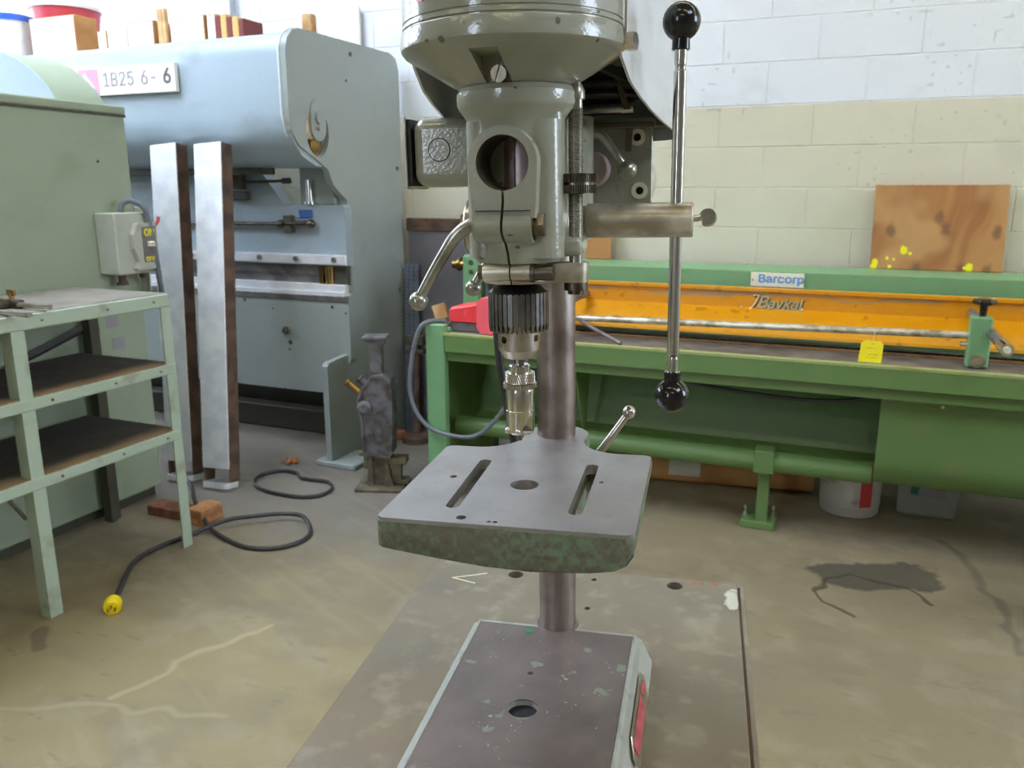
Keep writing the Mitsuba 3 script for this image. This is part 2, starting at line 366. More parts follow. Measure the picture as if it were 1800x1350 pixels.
mat('worn_red', worn((168, 74, 78), (140, 56, 60), 60), rough=.5)
mat('green_print', lin(40, 110, 66), rough=.5)
mat('orange_print', lin(176, 96, 40), rough=.5)
mat('red_letter', lin(176, 40, 92), rough=.4)
mat('plug_yellow', lin(240, 214, 20), rough=.45)
mat('leaf_brown', lin(150, 96, 52), rough=.8)
mat('diamond_steel', worn((150, 160, 186), (116, 124, 148), 10), rough=.32, metal=.8)
mat('sheet_grey', worn((122, 118, 122), (104, 101, 106), 3), rough=.45, metal=.3)
mat('pipe_grey', lin(150, 156, 160), rough=.35, metal=.6)
mat('white_board', lin(232, 231, 226), rough=.55)
mat('lamp_white', lin(225, 225, 222), rough=.5)
mat('book_dark', lin(112, 44, 40), rough=.6)
mat('book_tan', lin(204, 160, 96), rough=.6)

# ------------------------------------------------------------------ the room
X0, X1, YS, YN, ZC = -7.5, 6.5, -6.5, 4.509, 4.6
put('floor', bx(X0 - .2, X1 + .2, YS - .2, YN + .3, -.2, 0), 'floor_concrete', False, kind='structure')
put('ceiling', bx(X0 - .2, X1 + .2, YS - .2, YN + .3, ZC, ZC + .12) - bx(-5.4, -2.6, -.3, 3.0, ZC - 1, ZC + 1) - bx(2.6, 4.2, -1.6, .6, ZC - 1, ZC + 1), 'ceiling_paint', False, kind='structure')   # two skylight openings
wb = put('wall_back', bx(X0 - .2, X1 + .2, YN - .003, YN + .2, 0, ZC), 'block_paint', False, kind='structure')
put('wall_left', bx(X0 - .2, X0, YS, YN, 0, ZC) - bx(X0 - 1, X0 + 1, .4, 2.4, 1.9, 4.2) - bx(X0 - 1, X0 + 1, 3.2, 4.4, .9, 4.2), 'shop_paint', False, kind='structure')  # the opening nearest the back wall is added to light behind the brake
put('wall_right', bx(X1, X1 + .2, YS, YN, 0, ZC) - bx(X1 - 1, X1 + 1, 1.6, 4.0, 1.4, 4.2), 'shop_paint', False, kind='structure')
put('wall_front', bx(X0 - .2, X1 + .2, YS - .2, YS, 0, ZC) - bx(-2.75, -1.85, YS - 1, YS + 1, 1.2, 4.3), 'shop_paint', False, kind='structure')
put('ground', bx(-40, 40, -50, 40, -.4, -.21), 'outside_ground', False, kind='structure')
# painted concrete blocks, one by one
BW, BH, J = .457, .203, .006
var = []
for k in range(3):
    d = .012 + .0006 * k
    var.append(mikit.ply(tm(bx(J / 2, BW - J / 2, 0, d, J / 2, BH - J / 2, .002)), 'finish_of_block_paint', smooth=False))
for row in range(-3, 8):
    zb = 2.319 - .203 * (row + 1)
    off = -.733 + (BW / 2 if row % 2 else 0)
    for i in range(-11, 5):
        x = off + i * BW
        if x + BW < -5.1 or x > .98: continue
        k = rng.randrange(3)
        scene[key_for(wb + '__block')] = {**var[k], 'to_world': T4().translate([x, YN - .006 + rng.uniform(-.0006, .0006), zb])}
# fluorescent strips under the ceiling
def lamp(x, y, lx, ly):
    t = thing('ceiling_light', 'white twin-tube fluorescent strip under the shop ceiling', 'ceiling light', 'fluorescent strips')
    put('housing', bx(x - lx / 2, x + lx / 2, y - ly / 2, y + ly / 2, 4.12, 4.2, .01), 'lamp_white', False, parent=t)
    for s in (-1, 1):
        d = np.array([1, 0, 0.]) if lx > ly else np.array([0, 1, 0.])
        o = np.array([x, y, 4.085]) + s * .07 * d[[1, 0, 2]]
        h = max(lx, ly) / 2 - .04
        k = put('tube', cyl(o - d * h, o + d * h, .022, n=10), 'lamp_white', True, parent=t)
        scene[k]['emitter'] = {'type': 'area', 'radiance': {'type': 'rgb', 'value': list(LAMP)}}
    put('hanger', add(cyl((x - lx * .3, y - ly * .3, 4.2), (x - lx * .3, y - ly * .3, ZC), .006, n=6), cyl((x + lx * .3, y + ly * .3, 4.2), (x + lx * .3, y + ly * .3, ZC), .006, n=6)), 'lamp_white', False, parent=t)
for x, y in ((-.6, 2.3), (1.9, 2.3), (4.4, 2.3), (-1.3, -.6), (1.6, -.6), (-3.4, -3.6), (1.0, -3.6)):
    lamp(x, y, 2.3, .24)

# ------------------------------------------------------------------ press brake
BX = -2.60
br = thing('press_brake', 'large blue-grey press brake standing by the back wall with cartons on its top', 'press brake')
prof = [(3.60, 0), (3.60, .565), (3.62, .585), (3.86, .60), (3.86, 1.44), (3.74, 1.52), (3.70, 1.60), (3.58, 1.66), (3.47, 1.71), (3.42, 1.77), (3.40, 1.86), (3.40, 2.15), (3.42, 2.205), (3.46, 2.242), (3.51, 2.258),
        (4.36, 2.262), (4.42, 2.24), (4.45, 2.175), (4.45, 0)]
hole = Polygon([(3.625 + .095 * math.cos(a), 1.78 + .12 * math.sin(a)) for a in np.linspace(0, 2 * math.pi, 32, False)])
plate = ext(Polygon(prof).difference(hole), .035, plane_yz(BX - .035))
put('side_plate', plate, 'brake_pale', 30, parent=br)
put('side_plate', ext([(min(y, 4.0), z) for y, z in prof], .035, plane_yz(-5.5)), 'brake_pale', 30, parent=br)  # unseen far plate, cut short so the added corner light passes behind
shell = [(3.405, 1.86), (3.405, 2.135), (3.425, 2.193), (3.465, 2.230), (3.515, 2.245), (3.98, 2.245), (3.98, 2.215), (3.52, 2.215), (3.45, 2.175), (3.43, 2.125), (3.43, 1.87), (3.455, 1.78), (3.51, 1.70), (3.62, 1.645), (3.76, 1.63), (3.76, 1.61), (3.61, 1.615), (3.50, 1.66), (3.44, 1.72), (3.415, 1.79)]
put('housing', ext(shell, 2.85, plane_yz(-5.46)), 'brake_paint_lit', 30, parent=br)
rim = [(y, z) for y, z in prof if 1.6 <= z < 2.279 and y < 3.6]
put('edge_highlight', tube([(-2.640, y - .001, z) for y, z in rim], .006, smooth=False), 'highlight_pale', True, parent=br)  # pale tube standing in for the highlight along the rounded plate edge
put('lower_rail', bx(-5.46, -2.9, 3.62, 3.65, 1.575, 1.61, .004), 'machine_dark', False, parent=br)
# ram with its V cut-out, gauge shaft and bolts
ram = Polygon([(-5.4, 1.09), (-2.58, 1.09), (-2.58, 1.405), (-2.60, 1.418), (-2.97, 1.418), (-3.14, 1.62), (-5.4, 1.62)])
rm = put('ram', ext(ram, .07, plane_xz(3.87)), 'brake_paint_lit', 30, parent=br)
put('clamp_bar', bx(-5.4, -2.575, 3.785, 3.80, 1.095, 1.15, .004), 'bright_zinc', False, parent=rm)
for x in np.arange(-5.2, -2.6, .253):
    put('bolt', hexnut((x + .02, 3.786, 1.123), (0, -1, 0), .016, .012), 'dull_steel', False, parent=rm)
put('hanger_bracket', bx(-2.885, -2.66, 3.83, 3.88, 1.418, 1.62, .005), 'brake_pale', False, parent=br)
put('hanger_screw', add(cyl((-2.80, 3.80, 1.43), (-2.80, 3.80, 1.55), .018), cyl((-2.80, 3.80, 1.42), (-2.80, 3.80, 1.435), .03)), 'chrome', 30, parent=br)
put('adjuster_rod', add(cyl((-3.5, 3.77, 1.535), (-2.93, 3.77, 1.545), .008), cyl((-2.95, 3.77, 1.545), (-2.905, 3.77, 1.546), .016)), 'machine_dark', 30, parent=br)
put('adjuster_block', add(bx(-3.29, -3.22, 3.74, 3.80, 1.50, 1.64, .008), bx(-3.34, -3.20, 3.75, 3.80, 1.44, 1.49, .006)), 'machine_dark', False, parent=br)
put('gauge_shaft', add(cyl((-5.3, 3.765, 1.30), (-2.95, 3.765, 1.312), .012), cyl((-2.98, 3.765, 1.312), (-2.79, 3.765, 1.318), .017), ball((-2.775, 3.765, 1.318), .024), cyl((-2.985, 3.765, 1.312), (-2.95, 3.765, 1.312), .024)), 'dark_steel', 30, parent=br)
put('shaft_clamp', add(bx(-2.955, -2.905, 3.75, 3.80, 1.265, 1.36, .006)), 'machine_dark', False, parent=br)
put('data_plate', bx(-2.875, -2.785, 3.793, 3.80, 1.345, 1.39, .003), 'plate_blue', False, parent=br, label='small blue maker plate on the ram')
# upper die, lower die, guide post
put('upper_die', bx(-5.3, -2.72, 3.83, 3.88, 1.035, 1.092, .003), 'dull_steel', False, parent=br)
put('punch', ext([(3.84, 1.037), (3.87, 1.037), (3.862, .985), (3.848, .985)], 2.5, plane_yz(-5.25)), 'dull_steel', False, parent=br)
put('lower_die', add(bx(-5.3, -2.60, 3.80, 3.87, .945, .985, .003), bx(-5.3, -2.6, 3.79, 3.88, .92, .946, .002)), 'bright_zinc', False, parent=br)
put('guide_post', add(cyl((-2.72, 3.84, .93), (-2.72, 3.84, 1.10), .028), bx(-2.78, -2.752, 3.815, 3.87, .93, 1.10, .003)), 'brass', 30, parent=br)
put('guide_block', bx(-2.69, -2.60, 3.83, 3.88, .93, 1.10, .004), 'machine_dark', False, parent=br)
bed = Polygon([(-5.4, .36), (-2.755, .36), (-2.755, .535), (-2.62, .535), (-2.60, .54), (-2.585, .56), (-2.58, .58), (-2.58, .925), (-5.4, .925)])
bd = put('bed', ext(bed, .06, plane_xz(3.86)), 'brake_pale', 30, parent=br)
put('top_strip', bx(-5.4, -2.58, 3.792, 3.80, .89, .926, .002), 'dull_steel', False, parent=bd)
put('bolt', add(cyl((-3.01, 3.802, .71), (-3.01, 3.785, .71), .022), hexnut((-3.01, 3.79, .71), (0, -1, 0), .014, .02)), 'dull_steel', False, parent=bd)
for q in ((-2.99, 3.801, .64, .013), (-3.0, 3.801, .6, .006), (-2.69, 3.801, .86, .009), (-3.3, 3.801, .87, .009), (-3.1, 3.801, .83, .005), (-2.6, 3.801, .83, .006)):
    put('bolt_hole', cyl(q[:3], (q[0], q[1] - .003, q[2]), q[3], n=14), 'machine_dark', False, parent=bd)
put('cross_beam', bx(-5.46, BX - .04, 4.10, 4.2, .0, .15, .01), 'machine_dark', False, parent=br)
put('shade_plate', bx(-5.46, BX - .04, 4.25, 4.28, .0, .42, .005), 'machine_dark', False, parent=br)  # dark plate added to fill the shaded gap below the bed
put('foot_pad', bx(-2.70, -2.44, 3.58, 3.84, 0, .03, .006), 'brake_pale', False, parent=br)
lug = ext(unary_union([Point(3.63, 1.885).buffer(.062), Point(3.63, 1.80).buffer(.062)]).convex_hull, .012, plane_yz(BX - .012 + .006))
lk = put('pivot_cover', lug, 'brake_pale', 30, parent=br)
put('pin', add(cyl((BX, 3.63, 1.85), (BX + .02, 3.63, 1.85), .03), hexnut((BX + .016, 3.615, 1.80), (1, 0, 0), .012, .01)), 'brake_pale', 30, parent=lk)
put('pin_rod', cyl((BX - .2, 3.635, 1.72), (BX - .03, 3.635, 1.72), .035), 'brass', 30, parent=br)
for q in ((3.95, 2.2, .012), (3.9, 2.06, .007), (4.40, 1.62, .011), (3.78, 1.35, .0), (4.38, .9, .008)):
    if q[2]: put('bolt_hole', cyl((BX - .002, q[0], q[1]), (BX + .003, q[0], q[1]), q[2], n=14), 'machine_dark', False, parent=br)
# number board screwed to the housing
sg = thing('number_board', 'white number board with pink emblem on the press brake housing', 'sign')
put('board', bx(-4.02, -3.265, 3.372, 3.398, 1.982, 2.122, .002), 'sign_white', False, parent=sg)
put('emblem', bx(-3.93, -3.79, 3.370, 3.3725, 1.99, 2.116), 'sign_pink', False, parent=sg)
put('emblem_stroke', ext([(-3.845, 1.99), (-3.82, 2.02), (-3.885, 2.10), (-3.91, 2.07)], .002, plane_xz(3.3705)), 'sign_white', False, parent=sg)
fr = lambda x: face_frame((x, 3.3725, 2.026), (1, 0, 0), (0, 0, 1))
put('lettering', text_on('1B25', .068, fr(-3.765), .002, sx=.95), 'sign_grey', False, parent=sg, label='pale worn characters 1B25')
put('lettering', text_on('6-', .068, fr(-3.50), .002), 'sign_grey', False, parent=sg, label='pale worn characters 6-')
put('digit', text_on('6', .07, fr(-3.35), .002, bold=True), 'sign_dark', False, parent=sg, label='darker digit 6')

# ------------------------------------------------------------------ things kept on top of the brake
TZ = 2.2455
def carton(x0, x1, y0, y1, h, m0, label, name='carton', cat_='carton', side='cardboard', group=None, lid=True):
    t = thing(name, label, cat_, group)
    put('body', bx(x0, x1, y0, y1, TZ, TZ + h, .004), side, False, parent=t)
    put('front_panel', bx(x0 + .004, x1 - .004, y0 - .002, y0 + .002, TZ + .004, TZ + h - .004), m0, False, parent=t)
    if lid: put('flap', bx(x0 + .002, x1 - .002, y0 + .01, (y0 + y1) / 2, TZ + h, TZ + h + .003), side, False, parent=t)
    return t
pl = thing('lidded_pail', 'white plastic pail with a blue lid on the press brake', 'pail')
put('body', lathe([(0, TZ), (.105, TZ), (.128, TZ + .235), (0, TZ + .235)], (-4.86, 3.72, 0), n=40), 'pail_white', 40, parent=pl)
put('lid', lathe([(0, TZ + .232), (.134, TZ + .232), (.136, TZ + .262), (.12, TZ + .268), (0, TZ + .262)], (-4.86, 3.72, 0), n=40), 'blue_plastic', 40, parent=pl)
rp = thing('red_pail', 'red and white tapered pail behind the carton on the press brake', 'pail')
put('body', lathe([(0, TZ), (.15, TZ), (.205, TZ + .37), (.19, TZ + .37), (.14, TZ + .02), (0, TZ + .02)], (-4.83, 4.10, 0), n=40), 'red_pail', 40, parent=rp)
put('rim', lathe([(.185, TZ + .36), (.212, TZ + .36), (.212, TZ + .378), (.185, TZ + .378)], (-4.83, 4.10, 0), n=40), 'pail_white', 40, parent=rp)
carton(-4.665, -4.30, 3.70, 3.86, .235, 'carton_white', 'big cardboard carton with daylight painted white on its front next to the blue-lidded pail')  # white front panel stands for daylight falling on the cardboard
carton(-4.27, -4.06, 3.95, 4.2, .16, 'cardboard', 'flat brown carton right behind the big carton on the press brake')
carton(-4.15, -4.082, 3.72, 3.9, .135, 'carton_white', 'narrowest small white carton, first right of the big carton', 'small_carton')
carton(-4.075, -3.92, 3.72, 3.92, .145, 'carton_white', 'small white carton, second right of the big carton', 'small_carton')
carton(-3.91, -3.715, 3.71, 3.95, .16, 'carton_white', 'wide low white carton left of the upright wooden strip', 'small_carton')
stk = thing('wooden_strip', 'pale wooden strip standing upright between white cartons on the press brake', 'wood strip')
put('strip', bx(-3.675, -3.618, 3.70, 3.725, TZ, TZ + .215, .002), 'raw_wood', False, parent=stk)
put('split', bx(-3.640, -3.638, 3.699, 3.71, TZ + .05, TZ + .21), 'red_brown_wood', False, parent=stk)
carton(-3.605, -3.365, 3.72, 3.95, .165, 'carton_white', 'large white carton right of the upright wooden strip', 'small_carton')
carton(-3.355, -3.295, 3.73, 3.92, .165, 'carton_white', 'white carton with brown edge beside the striped books', 'small_carton')
x = -3.29
for i, (w, h, m_) in enumerate(((.034, .155, 'book_dark'), (.040, .16, 'book_tan'), (.034, .145, 'book_dark'), (.042, .14, 'book_tan'), (.03, .13, 'book_dark'))):
    lab = ('leftmost dark red book in the row on the press brake', 'taller tan book between two dark red books', 'middle dark red book in the row on the press brake', 'shorter tan book, second from the right in the row', 'thin dark red book at the right end of the row')[i]
    t = thing('book', lab, 'book', 'books on the press brake')
    put('cover', bx(x, x + w, 3.72, 3.88, TZ, TZ + h, .003), m_, False, parent=t)
    put('pages', bx(x + .004, x + w - .004, 3.724, 3.876, TZ + h - .004, TZ + h + .001), 'label_cream', False, parent=t)
    x += w + .0015
# boards and pipe behind the brake
put('white_board', bx(-3.17, -2.86, 4.455, 4.475, 0, 2.555, .002), 'white_board', False, label='tall white panel leaning on the wall behind the press brake', category='board')
put('wooden_plank', bx(-3.245, -3.175, 4.42, 4.47, 0, 2.53, .003), 'raw_wood', False, label='upright wooden plank beside the white panel behind the press brake', category='plank')
cd = thing('conduit_pipe', 'grey conduit pipe running up the block wall above the books', 'pipe')
put('pipe', cyl((-3.80, 4.46, .4), (-3.80, 4.46, 4.55), .022), 'pipe_grey', 30, parent=cd)
for z in (2.1, 2.9, 3.8): put('pipe_strap', bx(-3.845, -3.755, 4.43, 4.505, z, z + .025, .003), 'pipe_grey', False, parent=cd)

# ------------------------------------------------------------------ two fork extensions leaning on the brake
def fork_ext(xb, yb, xt, yt, zt, label, w=.172, d=.085, twist=0.0):
    t = thing('fork_extension', label, 'steel channel', 'steel channels leaning on the press brake')
    b, e = np.array([xb, yb, .012]), np.array([xt, yt, zt])
    L = np.linalg.norm(e - b); z = (e - b) / L
    x = np.array([math.cos(twist), math.sin(twist), 0.]); x -= z * (x @ z); x /= np.linalg.norm(x)
    A = np.eye(4); A[:3, 0], A[:3, 1], A[:3, 2], A[:3, 3] = x, np.cross(z, x), z, b
    h = w / 2
    put('web', bx(-h, h, 0, .009, .10, L, .003), 'bright_zinc', False, A, t)
    put('flange', bx(h - .009, h, .0085, d, .03, L, .003), 'rusty_brown', False, A, t)
    put('flange', bx(-h, -h + .009, .0085, d, .03, L, .003), 'rusty_brown', False, A, t)
    put('back_rib', bx(-h + .009, h - .009, d - .02, d - .012, .25, L - .1, .001), 'rusty_brown', False, A, t)
    loop = rrect(-h, h, -.015, d, .025).difference(rrect(-h + .01, h - .01, -.005, d - .01, .018))
    put('heel_loop', ext(loop, .03), 'bright_zinc', 30, A, t)
    put('end_cap', bx(-h + .009, h - .009, .009, d - .02, L - .012, L - .003), 'bright_zinc', False, A, t)
fork_ext(-2.935, 3.06, -3.035, 3.305, 1.725, 'steel channel with a bright face leaning on the press brake, nearer the jack')
fork_ext(-3.19, 3.075, -3.325, 3.305, 1.725, 'steel channel with a bright face leaning on the press brake, nearer the switch box')

# ------------------------------------------------------------------ grey-green machine at the left
mc = thing('machine_cabinet', 'tall grey-green machine housing with a rounded top behind the mint shelf stand', 'machine')
MX = -3.15
put('body', bx(-4.7, MX, .6, 2.925, .05, 1.83, .008), 'machine_paint', False, parent=mc)
put('plinth', bx(-4.65, MX - .03, .65, 2.9, 0, .06), 'machine_dark', False, parent=mc)
put('top_ledge', rbx(-4.7, MX + .006, .6, 2.928, 1.828, 1.868, .01), 'machine_paint', 40, parent=mc)
arc = [(-3.165, 1.86), (-3.165, 1.872), (-3.205, 1.925), (-3.275, 1.985), (-3.345, 2.028), (-3.42, 2.058), (-3.52, 2.082), (-3.62, 2.095), (-3.9, 2.1), (-4.3, 2.06), (-4.5, 1.86)]
put('hood', ext(arc, .245, plane_xz(2.835)), 'machine_paint', 40, parent=mc)
put('hood_end', ext([(x, z) for x, z in arc], .006, plane_xz(2.59)), 'brake_paint_lit', 40, parent=mc, label='smooth end panel of the hood with daylight put into its pale blue colour')  # daylit face of the green hood, painted pale blue
put('seam_strip', bx(MX, MX + .004, .6, 2.926, 1.818, 1.829), 'machine_dark', False, parent=mc)
put('bolt_hole', cyl((MX - .001, 2.75, 1.62), (MX + .003, 2.75, 1.62), .006, n=12), 'machine_dark', False, parent=mc)
put('label_patch', bx(MX, MX + .002, 2.70, 2.76, .88, .96), 'sign_grey', False, parent=mc)
put('label_patch', bx(MX, MX + .002, 2.72, 2.785, .775, .83), 'sign_grey', False, parent=mc)
put('power_cable', tube([(-3.135, 2.05, .70), (-3.125, 2.2, .80), (-3.12, 2.36, .85), (-3.12, 2.5, .89), (-3.13, 2.6, .915), (-3.16, 2.64, .93)], .016), 'black_rubber', True, parent=mc)
put('riser_bar', bx(MX, MX + .02, 2.215, 2.24, .06, .97), 'machine_dark', False, parent=mc)
sw = put('switch_box', rbx(MX, -3.03, 2.695, 2.905, 1.125, 1.398, .008), 'box_paint', 40, parent=mc)
lens = Polygon([(2.78, 1.15), (2.80, 1.18), (2.775, 1.24), (2.775, 1.30), (2.80, 1.345), (2.895, 1.345), (2.895, 1.15)])
put('cover', ext(lens.buffer(.006), .03, plane_yz(-3.032)), 'box_paint', 30, parent=sw)
put('legend_plate', bx(-3.003, -2.999, 2.815, 2.892, 1.175, 1.335, .001), 'dull_steel', False, parent=sw)
yzf = lambda y, z: face_frame((-2.999, y, z), (0, 1, 0), (0, 0, 1))
put('lettering', text_on('ON', .03, yzf(2.822, 1.295), .002, True), 'tag_yellow', False, parent=sw)
put('lettering', text_on('OFF', .02, yzf(2.822, 1.18), .002, True), 'tag_yellow', False, parent=sw)
put('toggle', bx(-3.0, -2.975, 2.835, 2.865, 1.245, 1.27, .004), 'label_cream', False, parent=sw)
put('fitting', add(cyl((-3.09, 2.76, 1.13), (-3.09, 2.76, 1.085), .016), cyl((-3.09, 2.76, 1.09), (-3.09, 2.76, 1.075), .026)), 'rusty_brown', 30, parent=sw)
put('fitting', cyl((-3.08, 2.87, 1.13), (-3.08, 2.87, 1.1), .014), 'rusty_brown', 30, parent=sw)
put('conduit', tube([(-3.09, 2.79, 1.40), (-3.085, 2.80, 1.435), (-3.06, 2.825, 1.45), (-3.02, 2.855, 1.42), (-3.01, 2.868, 1.36), (-3.005, 2.885, 1.2), (-3.01, 2.90, 1.08), (-3.03, 2.92, 1.02), (-3.1, 2.94, .99)], .0125), 'grey_cable', True, parent=sw)
put('lever', tube([(-3.06, 2.905, 1.335), (-3.05, 2.935, 1.335), (-3.045, 2.955, 1.355), (-3.045, 2.962, 1.375)], .008), 'red_print', True, parent=sw, label='short red switch lever')
put('side_panel', bx(-3.16, -3.10, 2.926, 2.933, 1.0, 1.42, .002), 'box_paint', False, parent=sw)

# ------------------------------------------------------------------ mint shelf stand
sh = thing('shelf_stand', 'mint green steel shelf stand with three decks beside the grey-green machine', 'shelf')
SX0, SX1 = -3.10, -2.555
def angle(x, y, sx, sy, z1=1.05):
    return add(bx(x, x - sx * .05, y, y - sy * .006, 0, z1), bx(x, x - sx * .006, y, y - sy * .05, 0, z1))
for x, y, sx, sy in ((SX1 - .005, 1.815, 1, -1), (SX1 - .005, 2.505, 1, 1), (SX1 - .005, 1.15, 1, -1), ):
    put('leg', angle(x, y, sx, sy), 'mint_paint', False, parent=sh)
for y in (1.15, 1.80, 2.575):
    put('rear_leg', add(bx(SX0 - .02, SX0 + .03, y - .035, y - .012, 0, 1.05, .002), bx(SX0 - .02, SX0 + .012, y - .012, y + .03, 0, 1.05, .002)), 'machine_dark', False, parent=sh, label='rear leg with shade put into its dark colour')  # dark finish stands for the shade these legs are in
def deck(z, lip, m_, name, edge=True, y1=2.50):
    d = put(name, add(rbx(SX0, SX1, 1.14, y1, z - lip, z, .006), ), 'mint_paint', 40, parent=sh)
    put('mat', bx(SX0 + .01, SX1 - .007, 1.15, y1 - .006, z, z + .0025), m_, False, parent=d)
    for y in (1.35, 1.62, 1.93, 2.2, 2.42):
        put('bolt', cyl((SX1 - .001, y, z - lip * .5), (SX1 + .005, y, z - lip * .5), .0055, .004, 10), 'dull_steel', 30, parent=d)
deck(1.092, .052, 'grey_tread', 'top_deck', False)
deck(.806, .042, 'dirty_tread', 'deck')
deck(.525, .042, 'dirty_tread', 'deck')
put('brace', cyl((SX1 - .04, 1.75, .47), (SX1 - .1, 1.84, .36), .007), 'dull_steel', 30, parent=sh)
# clamp with two rods on the top deck
cp = thing('rod_clamp', 'small clamp with two steel rods lying on the top deck of the shelf stand', 'clamp')
put('rod', cyl((-2.86, 1.955, 1.108), (-2.525, 1.945, 1.11), .009, n=20), 'polished_steel', 30, parent=cp)
put('rod', cyl((-2.80, 1.83, 1.105), (-2.45, 1.812, 1.105), .0095, n=20), 'polished_steel', 30, parent=cp)
put('clamp_body', add(bx(-2.80, -2.68, 1.94, 1.97, 1.095, 1.125, .005), bx(-2.75, -2.72, 1.82, 1.97, 1.095, 1.118, .005)), 'dark_steel', False, parent=cp)
put('wing_screw', add(cyl((-2.725, 1.955, 1.12), (-2.725, 1.955, 1.15), .008), rbx(-2.745, -2.705, 1.95, 1.96, 1.138, 1.16, .004)), 'brass', 30, parent=cp)
# ------------------------------------------------------------------ floor bits at the left
cdp = thing('power_cord', 'dark rubber power cord looping over the floor to a yellow plug', 'cord')
pts = [(-3.09, 3.0, .06), (-2.98, 2.93, .08), (-2.88, 2.85, .085), (-2.79, 2.77, .06), (-2.58, 2.635, .02), (-2.42, 2.575, .011), (-2.289, 2.553, .011), (-2.18, 2.60, .011), (-2.13, 2.70, .011), (-2.16, 2.80, .012), (-2.262, 2.885, .03), (-2.36, 2.87, .034), (-2.46, 2.80, .034),
       (-2.55, 2.70, .036), (-2.62, 2.57, .012), (-2.655, 2.40, .011), (-2.64, 2.27, .011), (-2.557, 2.139, .011), (-2.48, 2.04, .013), (-2.425, 1.975, .03)]
put('cord', tube(pts, .0095), 'black_rubber', True, parent=cdp)
pa = np.array([-2.425, 1.975, .032]); pd = np.array([.62, -.75, -.12]); pd /= np.linalg.norm(pd)
pg = put('plug', lathe([(0, 0), (.014, 0), (.017, .012), (.027, .02), (.031, .035), (.031, .062), (.027, .07), (0, .07)], pa, pd, 28), 'plug_yellow', 30, parent=cdp, label='yellow round plug end')
A = align(pd, pa + pd * .07)
put('blade', add(xf(bx(-.014, -.010, -.004, .004, 0, .016), A), xf(bx(.010, .014, -.004, .004, 0, .016), A), xf(cyl((0, .012, 0), (0, .012, .016), .003, n=10), A)), 'brass', False, parent=pg)
loop = [(-2.80, 3.19, .012), (-2.85, 3.30, .012), (-2.80, 3.40, .012), (-2.70, 3.41, .012), (-2.63, 3.355, .012), (-2.56, 3.35, .012), (-2.46, 3.355, .012), (-2.385, 3.29, .012), (-2.375, 3.19, .012), (-2.45, 3.125, .012), (-2.57, 3.115, .012), (-2.69, 3.13, .012)]
put('drive_belt', tube(loop, 1.0, closed=True, flat=(.006, .011), n=8), 'black_rubber', True, label='dark rubber belt lying in a kidney-shaped loop on the floor', category='belt')
put('wood_block', bx(-2.745, -2.655, 2.665, 2.80, 0, .075, .004), 'block_wood', False, label='light brown wood block on the floor behind the shelf leg', category='wood block')
put('wood_block', xf(bx(-.12, .1, -.05, .05, 0, .045, .003), align((0, 0, 1), (-2.885, 2.73, 0))), 'red_brown_wood', False, label='flat reddish brown wood block beside the light brown block', category='wood block')
lf = []
for a in range(5):
    an = a * 1.3
    lf.append(xf(bx(-.02, .035, -.012, .012, 0, .003), face_frame((-2.86 + .02 * math.cos(an), 3.565 + .02 * math.sin(an), .004 + .004 * a), (math.cos(an), math.sin(an), .25 - .1 * a), (-math.sin(an), math.cos(an), .3))))
put('dry_leaf', cat(*lf), 'leaf_brown', False, label='crumpled dry brown leaf on the floor in front of the press brake', category='leaf')

# ------------------------------------------------------------------ mechanical jack
jk = thing('mechanical_jack', 'old grey cast iron mechanical jack standing in front of the press brake leg', 'jack')
jx, jy = -2.185, 3.44
JA = face_frame((jx, jy, 0), (math.cos(.35), math.sin(.35), 0), (0, 0, 1))     # local x right, local y up, local z to the viewer
def jp(poly, h, z0=0.0):
    A = JA.copy(); A[:3, 3] = JA[:3, 3] + JA[:3, 2] * z0
    return ext(poly, h, A)
def jb(x0, x1, y0, y1, z0, z1, b=.004): return xf(bx(x0, x1, y0, y1, z0, z1, b), JA)
put('foot_plate', jb(-.12, .13, 0, .018, -.12, .1), 'jack_foot_iron', False, parent=jk)
put('standard', add(jp([(-.075, .015), (.06, .015), (.045, .08), (.038, .2), (.038, .34), (-.045, .34), (-.045, .2), (-.05, .08)], .07, -.04), jp([(-.06, .015), (-.03, .015), (-.035, .2), (-.05, .2)], .05, .0), jp([(.03, .015), (.075, .015), (.05, .1), (.04, .2), (.03, .2)], .05, .0)), 'jack_foot_iron', 30, parent=jk)
hs = Polygon([(-.075, .19), (.06, .17), (.075, .2), (.085, .52), (.075, .575), (.04, .605), (-.02, .60), (-.075, .53), (-.095, .47), (-.09, .42), (-.08, .38)])
hsn = put('housing', jp(hs.buffer(-.006).buffer(.006), .12, -.06), 'jack_iron', 30, parent=jk)
put('rim', jp(hs.difference(hs.buffer(-.011)), .012, .058), 'jack_iron', 30, parent=hsn)
put('hub', lathe([(0, 0), (.036, 0), (.036, .025), (.026, .03), (.024, .04), (0, .04)], JA[:3, 3] + JA[:3, 0] * -.055 + JA[:3, 1] * .44 + JA[:3, 2] * .058, JA[:3, 2], 28), 'jack_iron', 30, parent=jk)
put('bolt', cyl(JA[:3, 3] + JA[:3, 0] * -.03 + JA[:3, 1] * .29 + JA[:3, 2] * .055, JA[:3, 3] + JA[:3, 0] * -.03 + JA[:3, 1] * .29 + JA[:3, 2] * .075, .018), 'jack_iron', 30, parent=jk)
